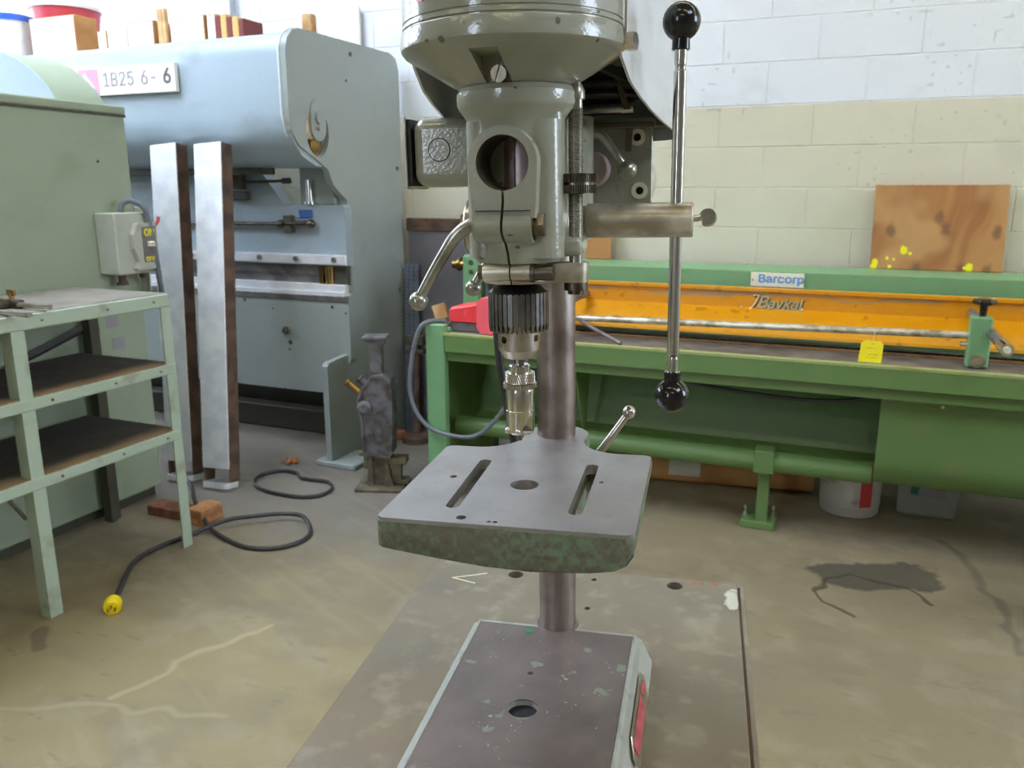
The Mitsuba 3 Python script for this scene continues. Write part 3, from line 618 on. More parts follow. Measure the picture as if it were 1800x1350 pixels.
for k, (dx, dz) in enumerate(((0, .03), (.045, -.045))):
    o = JA[:3, 3] + JA[:3, 0] * (-.075 + dx) + JA[:3, 1] * .50 + JA[:3, 2] * dz
    ax = JA[:3, 0] * -.75 + JA[:3, 1] * .66
    put('lever_socket', lathe([(.0, 0), (.02, 0), (.018, .085), (.024, .09), (.024, .10), (.014, .10), (.014, .05), (0, .05)], o, ax, 20), 'brass' if k == 0 else 'jack_iron', 30, parent=jk)
put('rack_post', jb(-.03, .03, .58, .77, -.03, .03), 'jack_iron', False, parent=jk)
put('rack_head', add(jb(-.062, .062, .775, .795, -.05, .05), jp([(-.03, .735), (.03, .735), (.055, .776), (-.055, .776)], .08, -.04)), 'jack_iron', False, parent=jk)
put('toe', add(jb(.03, .14, .13, .165, -.04, .04), jb(.06, .11, .03, .14, -.02, .03), jb(.08, .15, .02, .045, -.03, .03)), 'jack_foot_iron', False, parent=jk)
put('pawl', add(jb(-.085, -.06, .10, .19, -.02, .02), xf(cyl((-.09, .175, .0), (-.11, .18, .0), .012, n=14), JA)), 'jack_foot_iron', False, parent=jk)

# ------------------------------------------------------------------ wall pieces between brake and shear
st = thing('steel_sheet', 'big dull grey steel sheet standing against the wall between press brake and green shear', 'steel sheet')
put('sheet', bx(-2.56, -1.50, 4.44, 4.448, 0, 1.27), 'sheet_grey', False, parent=st)
put('top_rail', bx(-2.565, -1.49, 4.425, 4.455, 1.255, 1.33, .004), 'rusty_brown', False, parent=st)
dp = thing('diamond_plate', 'narrow strip of diamond tread plate leaning beside the press brake', 'tread plate')
DA = face_frame((-2.575, 4.36, 0), (1, 0, 0), (0, .045, 1))
put('strip', xf(bx(0, .10, 0, 1.06, -.006, 0), DA), 'diamond_steel', False, parent=dp)
lz = Polygon([(-.013, 0), (0, .0045), (.013, 0), (0, -.0045)])
lugs = []
for r in range(44):
    for c in range(3):
        A = np.eye(4); a = math.radians(45)
        A[:2, :2] = [[math.cos(a), -math.sin(a)], [math.sin(a), math.cos(a)]]; A[:3, 3] = (.018 + .032 * c, .014 + .024 * r, 0)
        lugs.append(tm(xf(ext(lz, .002), DA @ A)))
put('tread_lug', cat(*lugs), 'chrome', False, parent=dp, kind='stuff')
rs = thing('roller_stand', 'rusty stand with a heavy round base on the floor behind the green shear leg', 'stand')
put('base', lathe([(0, 0), (.09, 0), (.09, .035), (.08, .045), (.03, .055), (.022, .12), (0, .12)], (-2.40, 4.2, 0)), 'rusty_brown', 30, parent=rs)
put('post', cyl((-2.40, 4.2, .1), (-2.38, 4.2, .66), .017), 'rusty_brown', 30, parent=rs)
put('head', add(bx(-2.45, -2.33, 4.17, 4.23, .55, .575, .004), bx(-2.45, -2.33, 4.17, 4.23, .60, .66, .006)), 'machine_dark', False, parent=rs)
put('brick', xf(bx(-.06, .06, -.03, .03, 0, .05, .004), face_frame((-2.545, 4.19, 0), (.8, .6, 0), (-.6, .8, 0))), 'rusty_orange', False, label='orange-brown brick on the floor between the jack and the rusty stand', category='brick')
# ------------------------------------------------------------------ green and orange plate shear
sr = thing('plate_shear', 'long green and orange plate shear along the block wall', 'sheet metal machine')
SL, SR = -1.84, 1.6
put('apron', bx(SL + .06, SR, 3.40, 3.412, .748, .828, .002), 'shear_green', False, parent=sr)
put('front_lip', ext([(3.398, .826), (3.398, .836), (3.43, .838), (3.43, .826)], SR - SL - .05, plane_yz(SL + .05)), 'shear_edge', False, parent=sr)
put('bed_table', bx(SL, SR, 3.42, 3.665, .79, .832, .003), 'bed_steel', False, parent=sr)
put('lower_blade', bx(SL + .12, SR, 3.665, 3.685, .80, .842, .002), 'blade_brown', False, parent=sr)
put('blade_slot', bx(SL + .12, SR, 3.685, 3.97, .78, .80), 'black_gap', False, parent=sr)
put('clamp_edge', ext([(SL + .12, .872), (SR, .848), (SR, .882), (SL + .12, .882)], .025, plane_xz(3.715)), 'shear_mint', False, parent=sr)
beam = [(3.885, .97), (3.845, .945), (3.675, .885), (3.672, .874), (3.70, .872), (3.93, .945), (3.93, 1.06), (3.87, 1.06), (3.87, 1.047), (3.885, 1.042)]
put('clamp_beam', ext(beam, SR - SL - .10, plane_yz(SL + .13)), 'shear_orange', 20, parent=sr)
put('back_frame', add(bx(SL + .02, SR, 3.985, 4.02, .95, 1.13, .004), bx(SL + .02, SR, 3.985, 4.42, 1.105, 1.122)), 'shear_mint', False, parent=sr)
ef = put('end_frame', add(bx(-1.965, -1.86, 3.97, 4.05, .30, 1.16, .012), bx(-1.95, SL + .03, 3.60, 4.05, .70, .829, .008)), 'shear_mint', False, parent=sr)
put('pivot_bolt', add(cyl((-1.96, 4.0, 1.105), (-2.03, 4.0, 1.105), .022), cyl((-1.985, 4.0, 1.105), (-2.0, 4.0, 1.105), .034)), 'brass', 30, parent=ef)
for q in ((-1.91, 1.12), (-1.91, 1.07)): put('bolt_hole', cyl((q[0], 3.971, q[1]), (q[0], 3.966, q[1]), .013, n=12), 'machine_dark', False, parent=ef)
put('leg', add(bx(-1.885, -1.785, 3.405, 3.45, 0, .875, .004), bx(-1.885, -1.875, 3.44, 3.60, .70, .872), bx(-1.885, -1.785, 3.44, 3.60, .82, .84)), 'shear_mint', False, parent=sr)
put('side_stand', add(bx(-1.88, -1.86, 3.45, 4.1, .05, .70), bx(-1.885, -1.785, 3.95, 4.05, 0, .6, .004)), 'shear_green', False, parent=sr)
put('leg_post', bx(1.45, 1.58, 3.5, 4.0, 0, .80, .006), 'shear_green', False, parent=sr)
put('side_stand', bx(1.52, 1.54, 3.45, 4.2, .02, .79), 'shear_green', False, parent=sr)  # unseen end panel added to block side light under the table
put('upper_rail', bx(SL + .05, SR, 3.43, 3.47, .70, .75), 'shear_green', False, parent=sr)
put('back_panel', ext([(3.95, .78), (3.97, .78), (3.80, .36), (3.74, .335), (3.73, .35), (3.78, .37)], SR - SL - .06, plane_yz(SL + .06)), 'shear_green', 30, parent=sr)
put('gusset', ext([(3.46, .74), (3.72, .74), (3.66, .40), (3.62, .38)], .008, plane_yz(-1.16)), 'shear_green', False, parent=sr)
pipe = put('torsion_tube', cyl((SL + .03, 3.60, .335), (.125, 3.60, .335), .045, n=40), 'shear_green', 40, parent=sr)
put('tube_clamp', add(bx(-.35, -.265, 3.545, 3.645, .29, .395, .006), cyl((-.35, 3.60, .335), (-.265, 3.60, .335), .056)), 'shear_green', 30, parent=sr)
put('support_leg', add(bx(-.335, -.285, 3.64, 3.70, .02, .30, .003), bx(-.40, -.25, 3.62, 3.78, 0, .035, .004)), 'shear_green', False, parent=sr)
for x, y in ((-.385, 3.70), (-.265, 3.73)):
    q = put('anchor_bolt', cyl((x, y, .03), (x, y, .085), .006, n=10), 'polished_steel', False, parent=sr)
    for z in (.035, .07): put('nut', hexnut((x, y, z), (0, 0, 1), .013, .012), 'polished_steel', False, parent=q)
put('motor_cover', ext([(3.50, .70), (3.53, .70), (3.53, .43), (3.56, .36), (3.64, .315), (3.62, .295), (3.54, .335), (3.505, .40), (3.50, .46)], SR - .13, plane_yz(.13)), 'shear_green', 40, parent=sr)
put('cover_end', ext([(3.51, .70), (3.75, .70), (3.7, .40), (3.63, .32), (3.55, .36), (3.515, .45)], .01, plane_yz(.14)), 'machine_dark', False, parent=sr)
put('cover_screw', cyl((.35, 3.497, .672), (.35, 3.50, .672), .006, n=10), 'chrome', False, parent=sr)
put('drip_cable', tube([(-1.1, 3.56, .70), (-.8, 3.57, .68), (-.5, 3.57, .65), (-.2, 3.57, .635), (.0, 3.56, .65), (.12, 3.53, .69), (.2, 3.5, .715)], .008), 'black_rubber', True, parent=sr)
# front gauge: two arms, bar, block
put('gauge_bar', cyl((-1.22, 3.60, .918), (.42, 3.545, .954), .0145, n=20), 'hub_steel', 30, parent=sr)
put('gauge_arm', add(cyl((-1.235, 3.92, 1.0), (-1.235, 3.46, .985), .017, n=20)), 'dull_steel', 30, parent=sr)
ga = put('gauge_arm', cyl((.449, 3.92, 1.0), (.50, 3.27, .955), .0185, n=24), 'dull_steel', 30, parent=sr)
put('end_collar', add(cyl((.4955, 3.33, .959), (.5015, 3.255, .9545), .0225, n=24)), 'chrome', 30, parent=ga)
put('end_screw', cyl((.501, 3.256, .9545), (.502, 3.248, .954), .012, n=16), 'label_cream', 30, parent=ga)
gb = put('gauge_block', add(bx(.41, .485, 3.51, 3.58, .835, 1.03, .006)), 'shear_mint', False, parent=sr)
put('foot_screw', add(cyl((.448, 3.512, .862), (.448, 3.50, .862), .026), cyl((.448, 3.502, .862), (.448, 3.492, .862), .014)), 'polished_steel', 30, parent=gb)
put('side_screw', cyl((.415, 3.54, .92), (.385, 3.54, .92), .009, n=12), 'chrome', 30, parent=gb)
star = []
for k in range(6):
    a = k * math.pi / 3
    star.append(ball((.45 + .03 * math.cos(a), 3.545 + .03 * math.sin(a), 1.085), .012, 12))
put('knob', add(MF.batch_hull(star[:]) , cyl((.45, 3.545, 1.03), (.45, 3.545, 1.08), .012, .016), cyl((.45, 3.545, 1.02), (.45, 3.545, 1.04), .008), *star), 'black_plastic', 30, parent=gb)
put('stop_bar', tube([(-1.30, 3.66, .93), (-1.22, 3.63, .925), (-1.10, 3.55, .885), (-.93, 3.43, .845)], .009), 'dull_steel', True, parent=sr)
# name plate and emblem
npl = put('name_plate', bx(-.463, -.227, 3.976, 3.984, 1.058, 1.124, .001), 'label_cream', False, parent=sr)
put('lettering', text_on('Barcorp', .036, face_frame((-.432, 3.9765, 1.079), (1, 0, 0), (0, 0, 1)), .002, True, sx=1.12), 'logo_blue', False, parent=npl)
put('screw', add(cyl((-.454, 3.977, 1.088), (-.454, 3.973, 1.088), .004, n=10), cyl((-.236, 3.977, 1.088), (-.236, 3.973, 1.088), .004, n=10)), 'dull_steel', False, parent=npl)
EA = face_frame((-.44, 3.8835, .972), (1, 0, .01), (0, 0, 1))
def script(o, r):
    Q = EA @ trimesh.transformations.translation_matrix(o)
    e = tube([(-.052, .002, .0), (-.036, -.010, 0), (-.012, -.010, 0), (.008, .008, 0), (.022, .034, 0), (.028, .052, 0), (.016, .058, 0), (.007, .052, 0)], .0048 + r); e.apply_transform(Q)
    e2 = tube([(.03, -.006, 0), (.1, -.006, 0), (.17, -.006, 0), (.212, -.005, 0)], .0036 + r); e2.apply_transform(Q)
    e3 = tm(ball((0, 0, 0), .0075 + r, 12)); e3.apply_translation([.218, -.003, 0]); e3.apply_transform(Q)
    return cat(text_on('B', .054, Q @ trimesh.transformations.translation_matrix([.02, .0, 0]), .006, True, slant=.3), text_on('aykal', .044, Q @ trimesh.transformations.translation_matrix([.066, 0, 0]), .006, True, slant=.25), e, e2, e3)
em = put('script_emblem', script((0, 0, 0), 0), 'emblem_metal', 20, parent=sr, label='cast metal script lettering Baykal')
put('painted_shadow', script((.0035, -.004, -.004), .001), 'emblem_shadow', 20, parent=em)  # offset dark copy of the script, painted as its shadow
# yellow tag on its wire
tg = thing('yellow_tag', 'bright yellow paper tag hanging in front of the shear table', 'tag')
tp = Polygon([(.028, .842), (.112, .842), (.114, .915), (.103, .928), (.046, .928), (.034, .917)]).difference(Point(.076, .917).buffer(.0035))
put('paper', ext(tp, .0012, plane_xz(3.432)), 'tag_yellow', False, parent=tg)
for z, x0, x1 in ((.899, .052, .092), (.874, .062, .1), (.860, .056, .092)):
    put('print_line', bx(x0, x1, 3.4297, 3.4312, z, z + .0012), 'tag_ink', False, parent=tg)
put('wire', tube([(.076, 3.431, .917), (.075, 3.44, .928), (.08, 3.50, .948), (.085, 3.555, .955), (.085, 3.572, .948)], .0012, n=6), 'label_cream', True, parent=tg)
# red foot switch, its cable, a wood piece
fs = thing('foot_switch', 'red hooded foot switch lying on the left end of the shear table', 'foot switch')
put('base', bx(-1.80, -1.56, 3.50, 3.66, .832, .882, .006), 'dull_steel', False, parent=fs)
put('hood', MF.hull_points(np.array([(x, y, z) for x, z0, z1, ya, yb in ((-1.80, .882, .935, 3.495, 3.665), (-1.79, .882, .95, 3.505, 3.655), (-1.60, .882, .975, 3.485, 3.665)) for y in (ya, yb) for z in (z0, z1)])), 'red_plastic', 20, parent=fs)
put('guard', MF.hull_points(np.array([(x, y, z) for x, z0, z1 in ((-1.635, .865, .985), (-1.615, .838, 1.005), (-1.44, .838, 1.015)) for y in (3.45, 3.68) for z in (z0, z1)])), 'pink_red_plastic', 20, parent=fs)
put('cable_loop', tube([(-1.803, 3.50, .86), (-1.84, 3.46, .885), (-1.89, 3.38, .87), (-1.935, 3.37, .74), (-1.955, 3.365, .55), (-1.905, 3.365, .42), (-1.80, 3.365, .357), (-1.62, 3.365, .357), (-1.50, 3.37, .455), (-1.40, 3.38, .62), (-1.37, 3.385, .74)], .0105), 'grey_cable', True, label='grey cable hanging in a big loop from the red foot switch', category='cable')
put('wood_scrap', xf(bx(-.035, .035, -.012, .012, 0, .075, .002), face_frame((-1.925, 3.66, .862), (.95, 0, .3), (0, 1, 0))), 'raw_wood', False, label='small scrap of pale wood lying at the end of the shear table', category='wood scrap')
put('brown_bar', xf(bx(-.07, .07, -.012, .012, 0, .018, .002), face_frame((-1.84, 3.60, .842), (.75, .66, 0), (-.66, .75, 0))), 'rusty_brown', False, label='short rusty bar lying on the shear table beside the red foot switch', category='bar')
# plywood offcuts standing on the back of the shear
put('plywood_board', xf(bx(0, .567, 0, .40, -.018, 0, .002), face_frame((.047, 4.40, 1.1235), (1, 0, 0), (-.02, .12, 1))), 'plywood', False, label='stained plywood board with yellow paint spots against the wall behind the shear', category='board')
put('plywood_board', xf(bx(0, .14, 0, .30, -.02, 0, .002), face_frame((-1.41, 4.40, 1.125), (1, 0, 0), (0, .1, 1))), 'cardboard', False, label='narrow orange-brown board against the wall behind the drill press head', category='board')
# under the shear
ct = thing('cardboard_tube', 'long brown cardboard tube with a white label on the floor under the shear', 'cardboard tube', 'cardboard tubes under the shear')
TA = np.array([-1.75, 3.98, .062]); TB = np.array([-.12, 4.22, .062]); td = (TB - TA) / np.linalg.norm(TB - TA)
put('tube', add(cyl(TA, TB, .06, n=32) - cyl(TA - td * .01, TB + td * .01, .055, n=32)), 'cardboard', 30, parent=ct)
lab = []
an = np.linspace(-.2, 1.25, 8)
s_, up = np.cross(td, [0, 0, 1.0]), np.array([0, 0, 1.0])
c0, c1 = TA + td * .93, TA + td * 1.09
v = [c + .0612 * (math.cos(a) * s_ + math.sin(a) * up) for c in (c0, c1) for a in an]
put('paper_label', trimesh.Trimesh(np.array(v), [f for i in range(7) for f in ([i, i + 8, i + 9], [i, i + 9, i + 1])], process=False), 'label_cream', True, parent=ct)
ct2 = thing('cardboard_tube', 'darker plain cardboard tube behind the labelled tube under the shear', 'cardboard tube', 'cardboard tubes under the shear')
put('tube', cyl((-1.7, 4.125, .056), (-.5, 4.30, .056), .055, n=32) - cyl((-1.75, 4.118, .056), (-.45, 4.307, .056), .05, n=32), 'dark_cardboard', 30, parent=ct2)
put('cardboard_sheet', xf(bx(-1.47, -.2, 0, .32, 0, .006, .001), face_frame((0, 4.37, .001), (1, 0, 0), (0, .25, 1))), 'cardboard', False, label='flat brown cardboard sheet leaning behind the cardboard tubes under the shear', category='cardboard')
b1 = thing('paint_pail', 'dirty white metal pail with a red stripe under the shear', 'pail')
bc = (.055, 4.05, 0)
put('body', lathe([(0, 0), (.128, 0), (.133, .006), (.133, .04), (.136, .045), (.14, .33), (.144, .335), (.144, .345), (.135, .345), (.13, .02), (0, .02)], bc, n=48), 'dirty_pail', 30, parent=b1)
def wrap(center, r, a0, a1, z0, z1, n=8):
    an = np.linspace(a0, a1, n)
    v = [(center[0] + r * math.cos(a), center[1] + r * math.sin(a), z) for z in (z0, z1) for a in an]
    return trimesh.Trimesh(np.array(v), [f for i in range(n - 1) for f in ([i, i + 1, i + n + 1], [i, i + n + 1, i + n])], process=False)
put('red_stripe', wrap(bc, .1415, -1.25, -.85, .06, .30), 'red_print', True, parent=b1)
put('bail', tube([(-.09, 4.05, .32), (-.08, 3.95, .26), (-.01, 3.90, .235), (.1, 3.90, .235), (.18, 3.95, .26), (.198, 4.05, .32)], .003, n=6), 'dull_steel', True, parent=b1)
b2 = thing('plastic_tub', 'translucent square tub with a green and orange label under the shear', 'tub')
put('body', MF.hull_points(np.array([(.39 + sx * a, 4.20 + sy * a, z) for z, a in ((0, .115), (.012, .122), (.30, .135)) for sx in (-1, 1) for sy in (-1, 1)])), 'clear_tub', 20, parent=b2)
put('label', bx(.315, .465, 4.066, 4.0725, .10, .24), 'sign_grey', False, parent=b2)
put('green_print', bx(.318, .35, 4.064, 4.066, .11, .225), 'green_print', False, parent=b2)
put('orange_print', bx(.425, .462, 4.064, 4.066, .14, .225), 'orange_print', False, parent=b2)
pw = thing('wire_pail', 'white plastic pail at the right edge of the floor', 'pail')
put('body', lathe([(0, 0), (.12, 0), (.15, .28), (.155, .28), (.155, .30), (.145, .30), (.115, .015), (0, .015)], (.80, 3.13, 0)), 'pail_white', 30, parent=pw)
put('bail', tube([(.65, 3.13, .28), (.66, 3.05, .33), (.72, 3.0, .36), (.82, 3.0, .36), (.93, 3.06, .33), (.95, 3.13, .28)], .003, n=6), 'polished_steel', True, parent=pw)

# ------------------------------------------------------------------ drill press (its own leaning frame)
TILT = math.tan(math.radians(1.1))
ud = np.array([WU[0], WU[1], 0.]); vd = np.array([WV[0], WV[1], 0.])
zd = np.array([0, 0, 1.]) - ud * TILT; zd /= np.linalg.norm(zd); uu = np.cross(vd, zd)
D = np.eye(4); D[:3, 0], D[:3, 1], D[:3, 2], D[:3, 3] = uu, vd, zd, (-.3345, .9542, .9261)
dpz = thing('drill_press', 'grey-green bench drill press with chrome feed handle and black ball knobs', 'drill press')
def dput(name, mesh, m_, smooth=30, parent=None, **k): return put(name, mesh, m_, smooth, D, parent or dpz, **k)
def uz(v):   # polygon (u, z) extruded towards -v from v
    return plane_xz(v)
SPU, SPV = -.003, -.195
# base
sec = [(-.128, -.0402), (-.1275, -.037), (-.1145, -.0065), (-.1085, -.0045), (-.106, -.0005), (.106, -.0005), (.1085, -.0045), (.1145, -.0065), (.1275, -.037), (.128, -.0402)]
base = ext(sec, .36, plane_xz(-.010))
base = add(base, cyl((0, 0, -.0402), (0, 0, -.0006), .031, .029), MF.hull_points(np.array([(-.127, .0, -.0402), (.127, 0., -.0402), (-.105, -.02, -.0012), (.105, -.02, -.0012), (-.127, -.03, -.0402), (.127, -.03, -.0402)])))
base = base - cyl((-.006, -.196, -.05), (-.006, -.196, .01), .0178, n=40) - cyl((-.0115, -.126, -.03), (-.0115, -.126, .01), .0036, n=16) - bx(-.09, .09, -.36, -.06, -.05, -.016)
bk = dput('base', base, 'base_paint', 20)
topb = ext(sbox(-.1035, -.369, .1025, -.017).union(Point(0, 0).buffer(.0285)), .0014, np.array([[1, 0, 0, 0], [0, 1, 0, 0], [0, 0, 1, -.0006], [0, 0, 0, 1.]]))
topb = topb - cyl((-.006, -.196, -.05), (-.006, -.196, .01), .0172, n=40) - cyl((-.0115, -.126, -.03), (-.0115, -.126, .01), .0034, n=16)
dput('machined_top', topb, 'base_steel', 20, bk, label='dark worn machined top of the base')
for s in (-1, 1): dput('edge_rail', bx(s * .1030, s * .1062, -.37, -.014, -.0015, .0022, .0006), 'base_paint', False, bk)
nA = face_frame((.1215, -.14, -.0185), (0, 1, 0), (-.53, 0, .85))
nA = face_frame((.1222, -.15, -.0165), (0, 1, 0), (-.5, 0, .87))
pl_ = Polygon([(-.085, -.013), (.035, -.013), (.065, -.0), (.065, .010), (-.06, .010), (-.085, .0)])
npk = dput('name_plate', xf(ext(pl_, .0018), nA), 'polished_steel', False, bk, label='small metal name plate with worn red print')
dput('red_print', xf(add(bx(-.072, .02, -.008, .006, .0018, .0024), bx(.03, .055, -.003, .006, .0018, .0023)), nA), 'worn_red', False, npk)
dput('hole_shade', cyl((-.006, -.196, -.034), (-.006, -.196, -.0075), .0176), 'black_gap', False, bk)  # black plug painting the darkness inside the base hole
dput('mark', lathe([(0, 0), (.006, 0), (.0055, .0008), (0, .0008)], (-.034, -.030, .0008)), 'green_print', False, bk, label='chip of green paint beside the column')
# column
dput('column', cyl((0, 0, -.002), (0, 0, .70), .0243, n=64), 'column_steel', 40)
# table
out = sbox(-.1235, -.305, .1255, -.070).union(Point(0, 0).buffer(.041)).union(sbox(-.02, -.1, .02, 0))
out = out.buffer(.05, quad_segs=16).buffer(-.05, quad_segs=16).buffer(-.009).buffer(.009, quad_segs=8)
slot = lambda a, b, r: LineString([a, b]).buffer(r, quad_segs=10)
holes = [Point(-.0005, -.192).buffer(.0152, 32), slot((-.0585, -.262), (-.0617, -.124), .0071), slot((.0642, -.258), (.0624, -.121), .0071), Point(-.083, -.18).buffer(.0038), Point(-.0416, -.291).buffer(.005), Point(.0787, -.17).buffer(.0026), Point(-.0125, -.2965).buffer(.0022), Point(-.0065, -.2962).buffer(.0026)]
top = out
for h in holes: top = top.difference(h)
tz = lambda z: np.array([[1, 0, 0, 0], [0, 1, 0, 0], [0, 0, 1, z], [0, 0, 0, 1.]])
tb = dput('table', ext(top, .0115, tz(.2565)), 'table_steel', 20)
skirt = ext(out.buffer(.0012).difference(out.buffer(-.009)), .06, tz(.205))
fprof = [(-.14, .2645), (-.14, .240), (-.118, .2375), (-.06, .2305), (-.015, .2262), (.03, .225), (.085, .2285), (.108, .2325), (.1185, .2385), (.1245, .247), (.128, .262), (.14, .2645)]
skirt = skirt ^ ext(fprof, .5, plane_xz(.1))
dput('skirt', skirt, 'worn_green_cast', 35, tb, label='table edge with worn green paint')
dput('clamp_hub', cyl((0, 0, .175), (0, 0, .258), .038, n=48) - cyl((0, 0, .17), (0, 0, .26), .0245, n=48), 'worn_green_cast', 30, tb)
dput('rib', add(bx(-.05, -.04, -.29, -.03, .23, .257), bx(.04, .05, -.29, -.03, .23, .257)), 'worn_green_cast', False, tb)
hk = dput('lock_handle', tube([(.034, .03, .215), (.056, .03, .242), (.0885, .03, .291)], [.006, .0055, .0046], smooth=False, n=16), 'polished_steel', True, tb)
dput('ball', ball((.0895, .03, .2925), .0088), 'chrome', True, hk)
# head casting
def rr(u0, u1, v0, v1, z0, z1, r): return rbx(u0, u1, v0, v1, z0, z1, r, 24)
body = ext(rrect(-.0455, .046, -.234, -.09, .018), .126, tz(.51))
neck = lathe([(0, .50), (.0425, .505), (.0455, .512), (.0455, .628), (.0475, .637), (.0555, .6475), (.0575, .652), (.0575, .6615), (.0545, .6665), (.050, .668), (0, .668)], (SPU + .002, SPV, 0), n=64)
lower = lathe([(0, .5055), (.037, .5055), (.0418, .508), (.0435, .514), (.0435, .545), (0, .545)], (SPU, SPV, 0), n=64)
wing = MF.batch_hull([ball((u, v, z), .006, 16) for u, v in ((.0, -.205), (.0565, -.200), (.0565, -.165), (.0, -.15)) for z in (.5155, .5225)])
boss = ext(unary_union([Point(-.0035, .5975).buffer(.0325, 32), Polygon([(-.0325, .548), (.0265, .548), (.022, .56), (-.028, .56)])]).convex_hull, .03, uz(-.221))
clampc = cyl((-.0305, -.236, .5415), (.0225, -.236, .5415), .0172, n=40)
flank = MF.batch_hull([ball((.036, -.215, .56), .010), ball((.036, -.215, .64), .010), ball((.036, -.13, .56), .010), ball((.036, -.13, .645), .01)])
arm = add(rr(-.042, .044, -.13, .03, .525, .648, .012), cyl((0, 0, .515), (0, 0, .655), .046, n=48))
head = add(body, neck, lower, wing, boss, clampc, flank, arm)
bore = cyl((-.0035, -.26, .5975), (-.0035, -.198, .5975), .0247, n=56)
slit = ext(LineString([(-.0035, .58), (-.0035, .562), (-.0045, .553), (-.0052, .538), (-.0043, .525), (-.002, .514), (-.0015, .50)]).buffer(.0012, cap_style='flat'), .045, uz(-.212))
head = head - bore - slit - cyl((.0553, -.195, .5), (.0553, -.195, .54), .0072)
hd = dput('head', head, 'drill_paint', 28)
dput('bore_shade', (cyl((-.0035, -.2495, .5975), (-.0035, -.199, .5975), .0248, n=56) - cyl((-.0035, -.26, .5975), (-.0035, -.19, .5975), .0242, n=56)) - bx(-.006, -.001, -.3, -.19, .55, .59), 'machine_dark', 30, hd)  # dark sleeve added as the shade inside the bore
dput('quill', cyl((.0035, -.190, .571), (.0035, -.190, .625), .0195, n=48) - bx(-.0017, -.0004, -.22, -.205, .56, .64), 'stub_pink', 30, hd, label='steel quill seen through the round opening')
dput('parting_line', bx(-.0292, .0222, -.2537, -.251, .5545, .5552), 'black_gap', False, hd)
dput('clamp_bolt', add(hexnut((.0225, -.236, .5415), (1, 0, 0), .0118, .0105), cyl((.02, -.236, .5415), (.0235, -.236, .5415), .0142)), 'dark_steel', False, hd)
fl = dput('feed_lock_lever', tube([(-.028, -.236, .543), (-.040, -.239, .541), (-.053, -.241, .531), (-.066, -.241, .513), (-.079, -.241, .493), (-.0905, -.241, .4735)], [.0078, .0066, .0063, .0058, .0054, .0052], n=18), 'lever_steel', True)
dput('ball', ball((-.0925, -.241, .4695), .0096), 'lever_steel', True, fl)
dput('washer', cyl((-.0335, -.236, .5415), (-.0305, -.236, .5415), .0155, n=32), 'drill_paint', 30, fl)
sp = dput('spring_housing', lathe([(0, 0), (.0295, 0), (.030, .002), (.030, .0085), (.028, .0105), (0, .0105)], (-.047, -.172, .5375), (-1, 0, 0), 56), 'polished_steel', 30)
dput('nut', add(hexnut((-.056, -.172, .541), (-1, 0, 0), .0105, .010), cyl((-.05, -.172, .541), (-.0675, -.172, .541), .005, n=16)), 'dark_steel', False, sp)
# quill clamp with depth rod
qc = lathe([(0, .4845), (.034, .4845), (.0355, .487), (.0355, .501), (.034, .5035), (0, .5035)], (SPU, SPV, 0), n=56)
qarm = MF.batch_hull([cyl((.02, -.2, .4855), (.02, -.2, .5025), .013), cyl((.055, -.195, .4845), (.055, -.195, .5035), .0132)])
qb = cyl((-.029, -.228, .4965), (.0185, -.228, .4965), .0088, n=28)
qk = dput('quill_clamp', add(qc, qarm, qb) - bx(-.0024, -.0010, -.245, -.21, .47, .52), 'hub_steel', 28)
dput('bolt', add(cyl((.018, -.228, .4965), (.039, -.228, .4965), .0078, n=24), cyl((.0175, -.228, .4965), (.0215, -.228, .4965), .0095, n=24), hexnut((-.034, -.228, .4965), (1, 0, 0), .0075, .006)), 'dark_steel', 28, qk)
dput('rod_nut', add(cyl((.0553, -.195, .4765), (.0553, -.195, .485), .0118, n=24), cyl((.0553, -.195, .4725), (.0553, -.195, .478), .008, n=16)), 'dark_steel', 28, qk)
pr = [(0, .48)]
z = .4800
pr = [(0.0, .480), (.0066, .480)]
zz = .515
while zz < .645:
    pr += [(.0064, zz), (.0073, zz + .0009), (.0064, zz + .0018)]; zz += .0018
pr += [(.0066, .648), (.0066, .660), (.005, .664), (0, .664)]
dk = dput('depth_rod', lathe(pr, (.0553, -.195, 0), n=24), 'lever_steel', False)
def knurl(r, n, d=.0006):
    return Polygon([((r + (d if k % 2 else -d)) * math.cos(k * math.pi / n), (r + (d if k % 2 else -d)) * math.sin(k * math.pi / n)) for k in range(2 * n)])
for z0 in (.5795, .5690):
    nn = xf(cs(knurl(.0186, 60)).extrude(.0078), tz(z0)).translate([.0563, -.195, 0]) - cyl((.0553, -.195, z0 - .01), (.0553, -.195, z0 + .02), .0055)
    dput('depth_nut', nn, 'dark_steel', False, dk)
dput('lock_washer', cyl((.0563, -.195, .5768), (.0563, -.195, .5797), .0145, n=32), 'dark_steel', 30, dk)
dput('rod_cap', lathe([(0, .655), (.009, .655), (.009, .662), (.005, .670), (0, .671)], (.0553, -.195, 0), n=24), 'lever_steel', 30, dk)
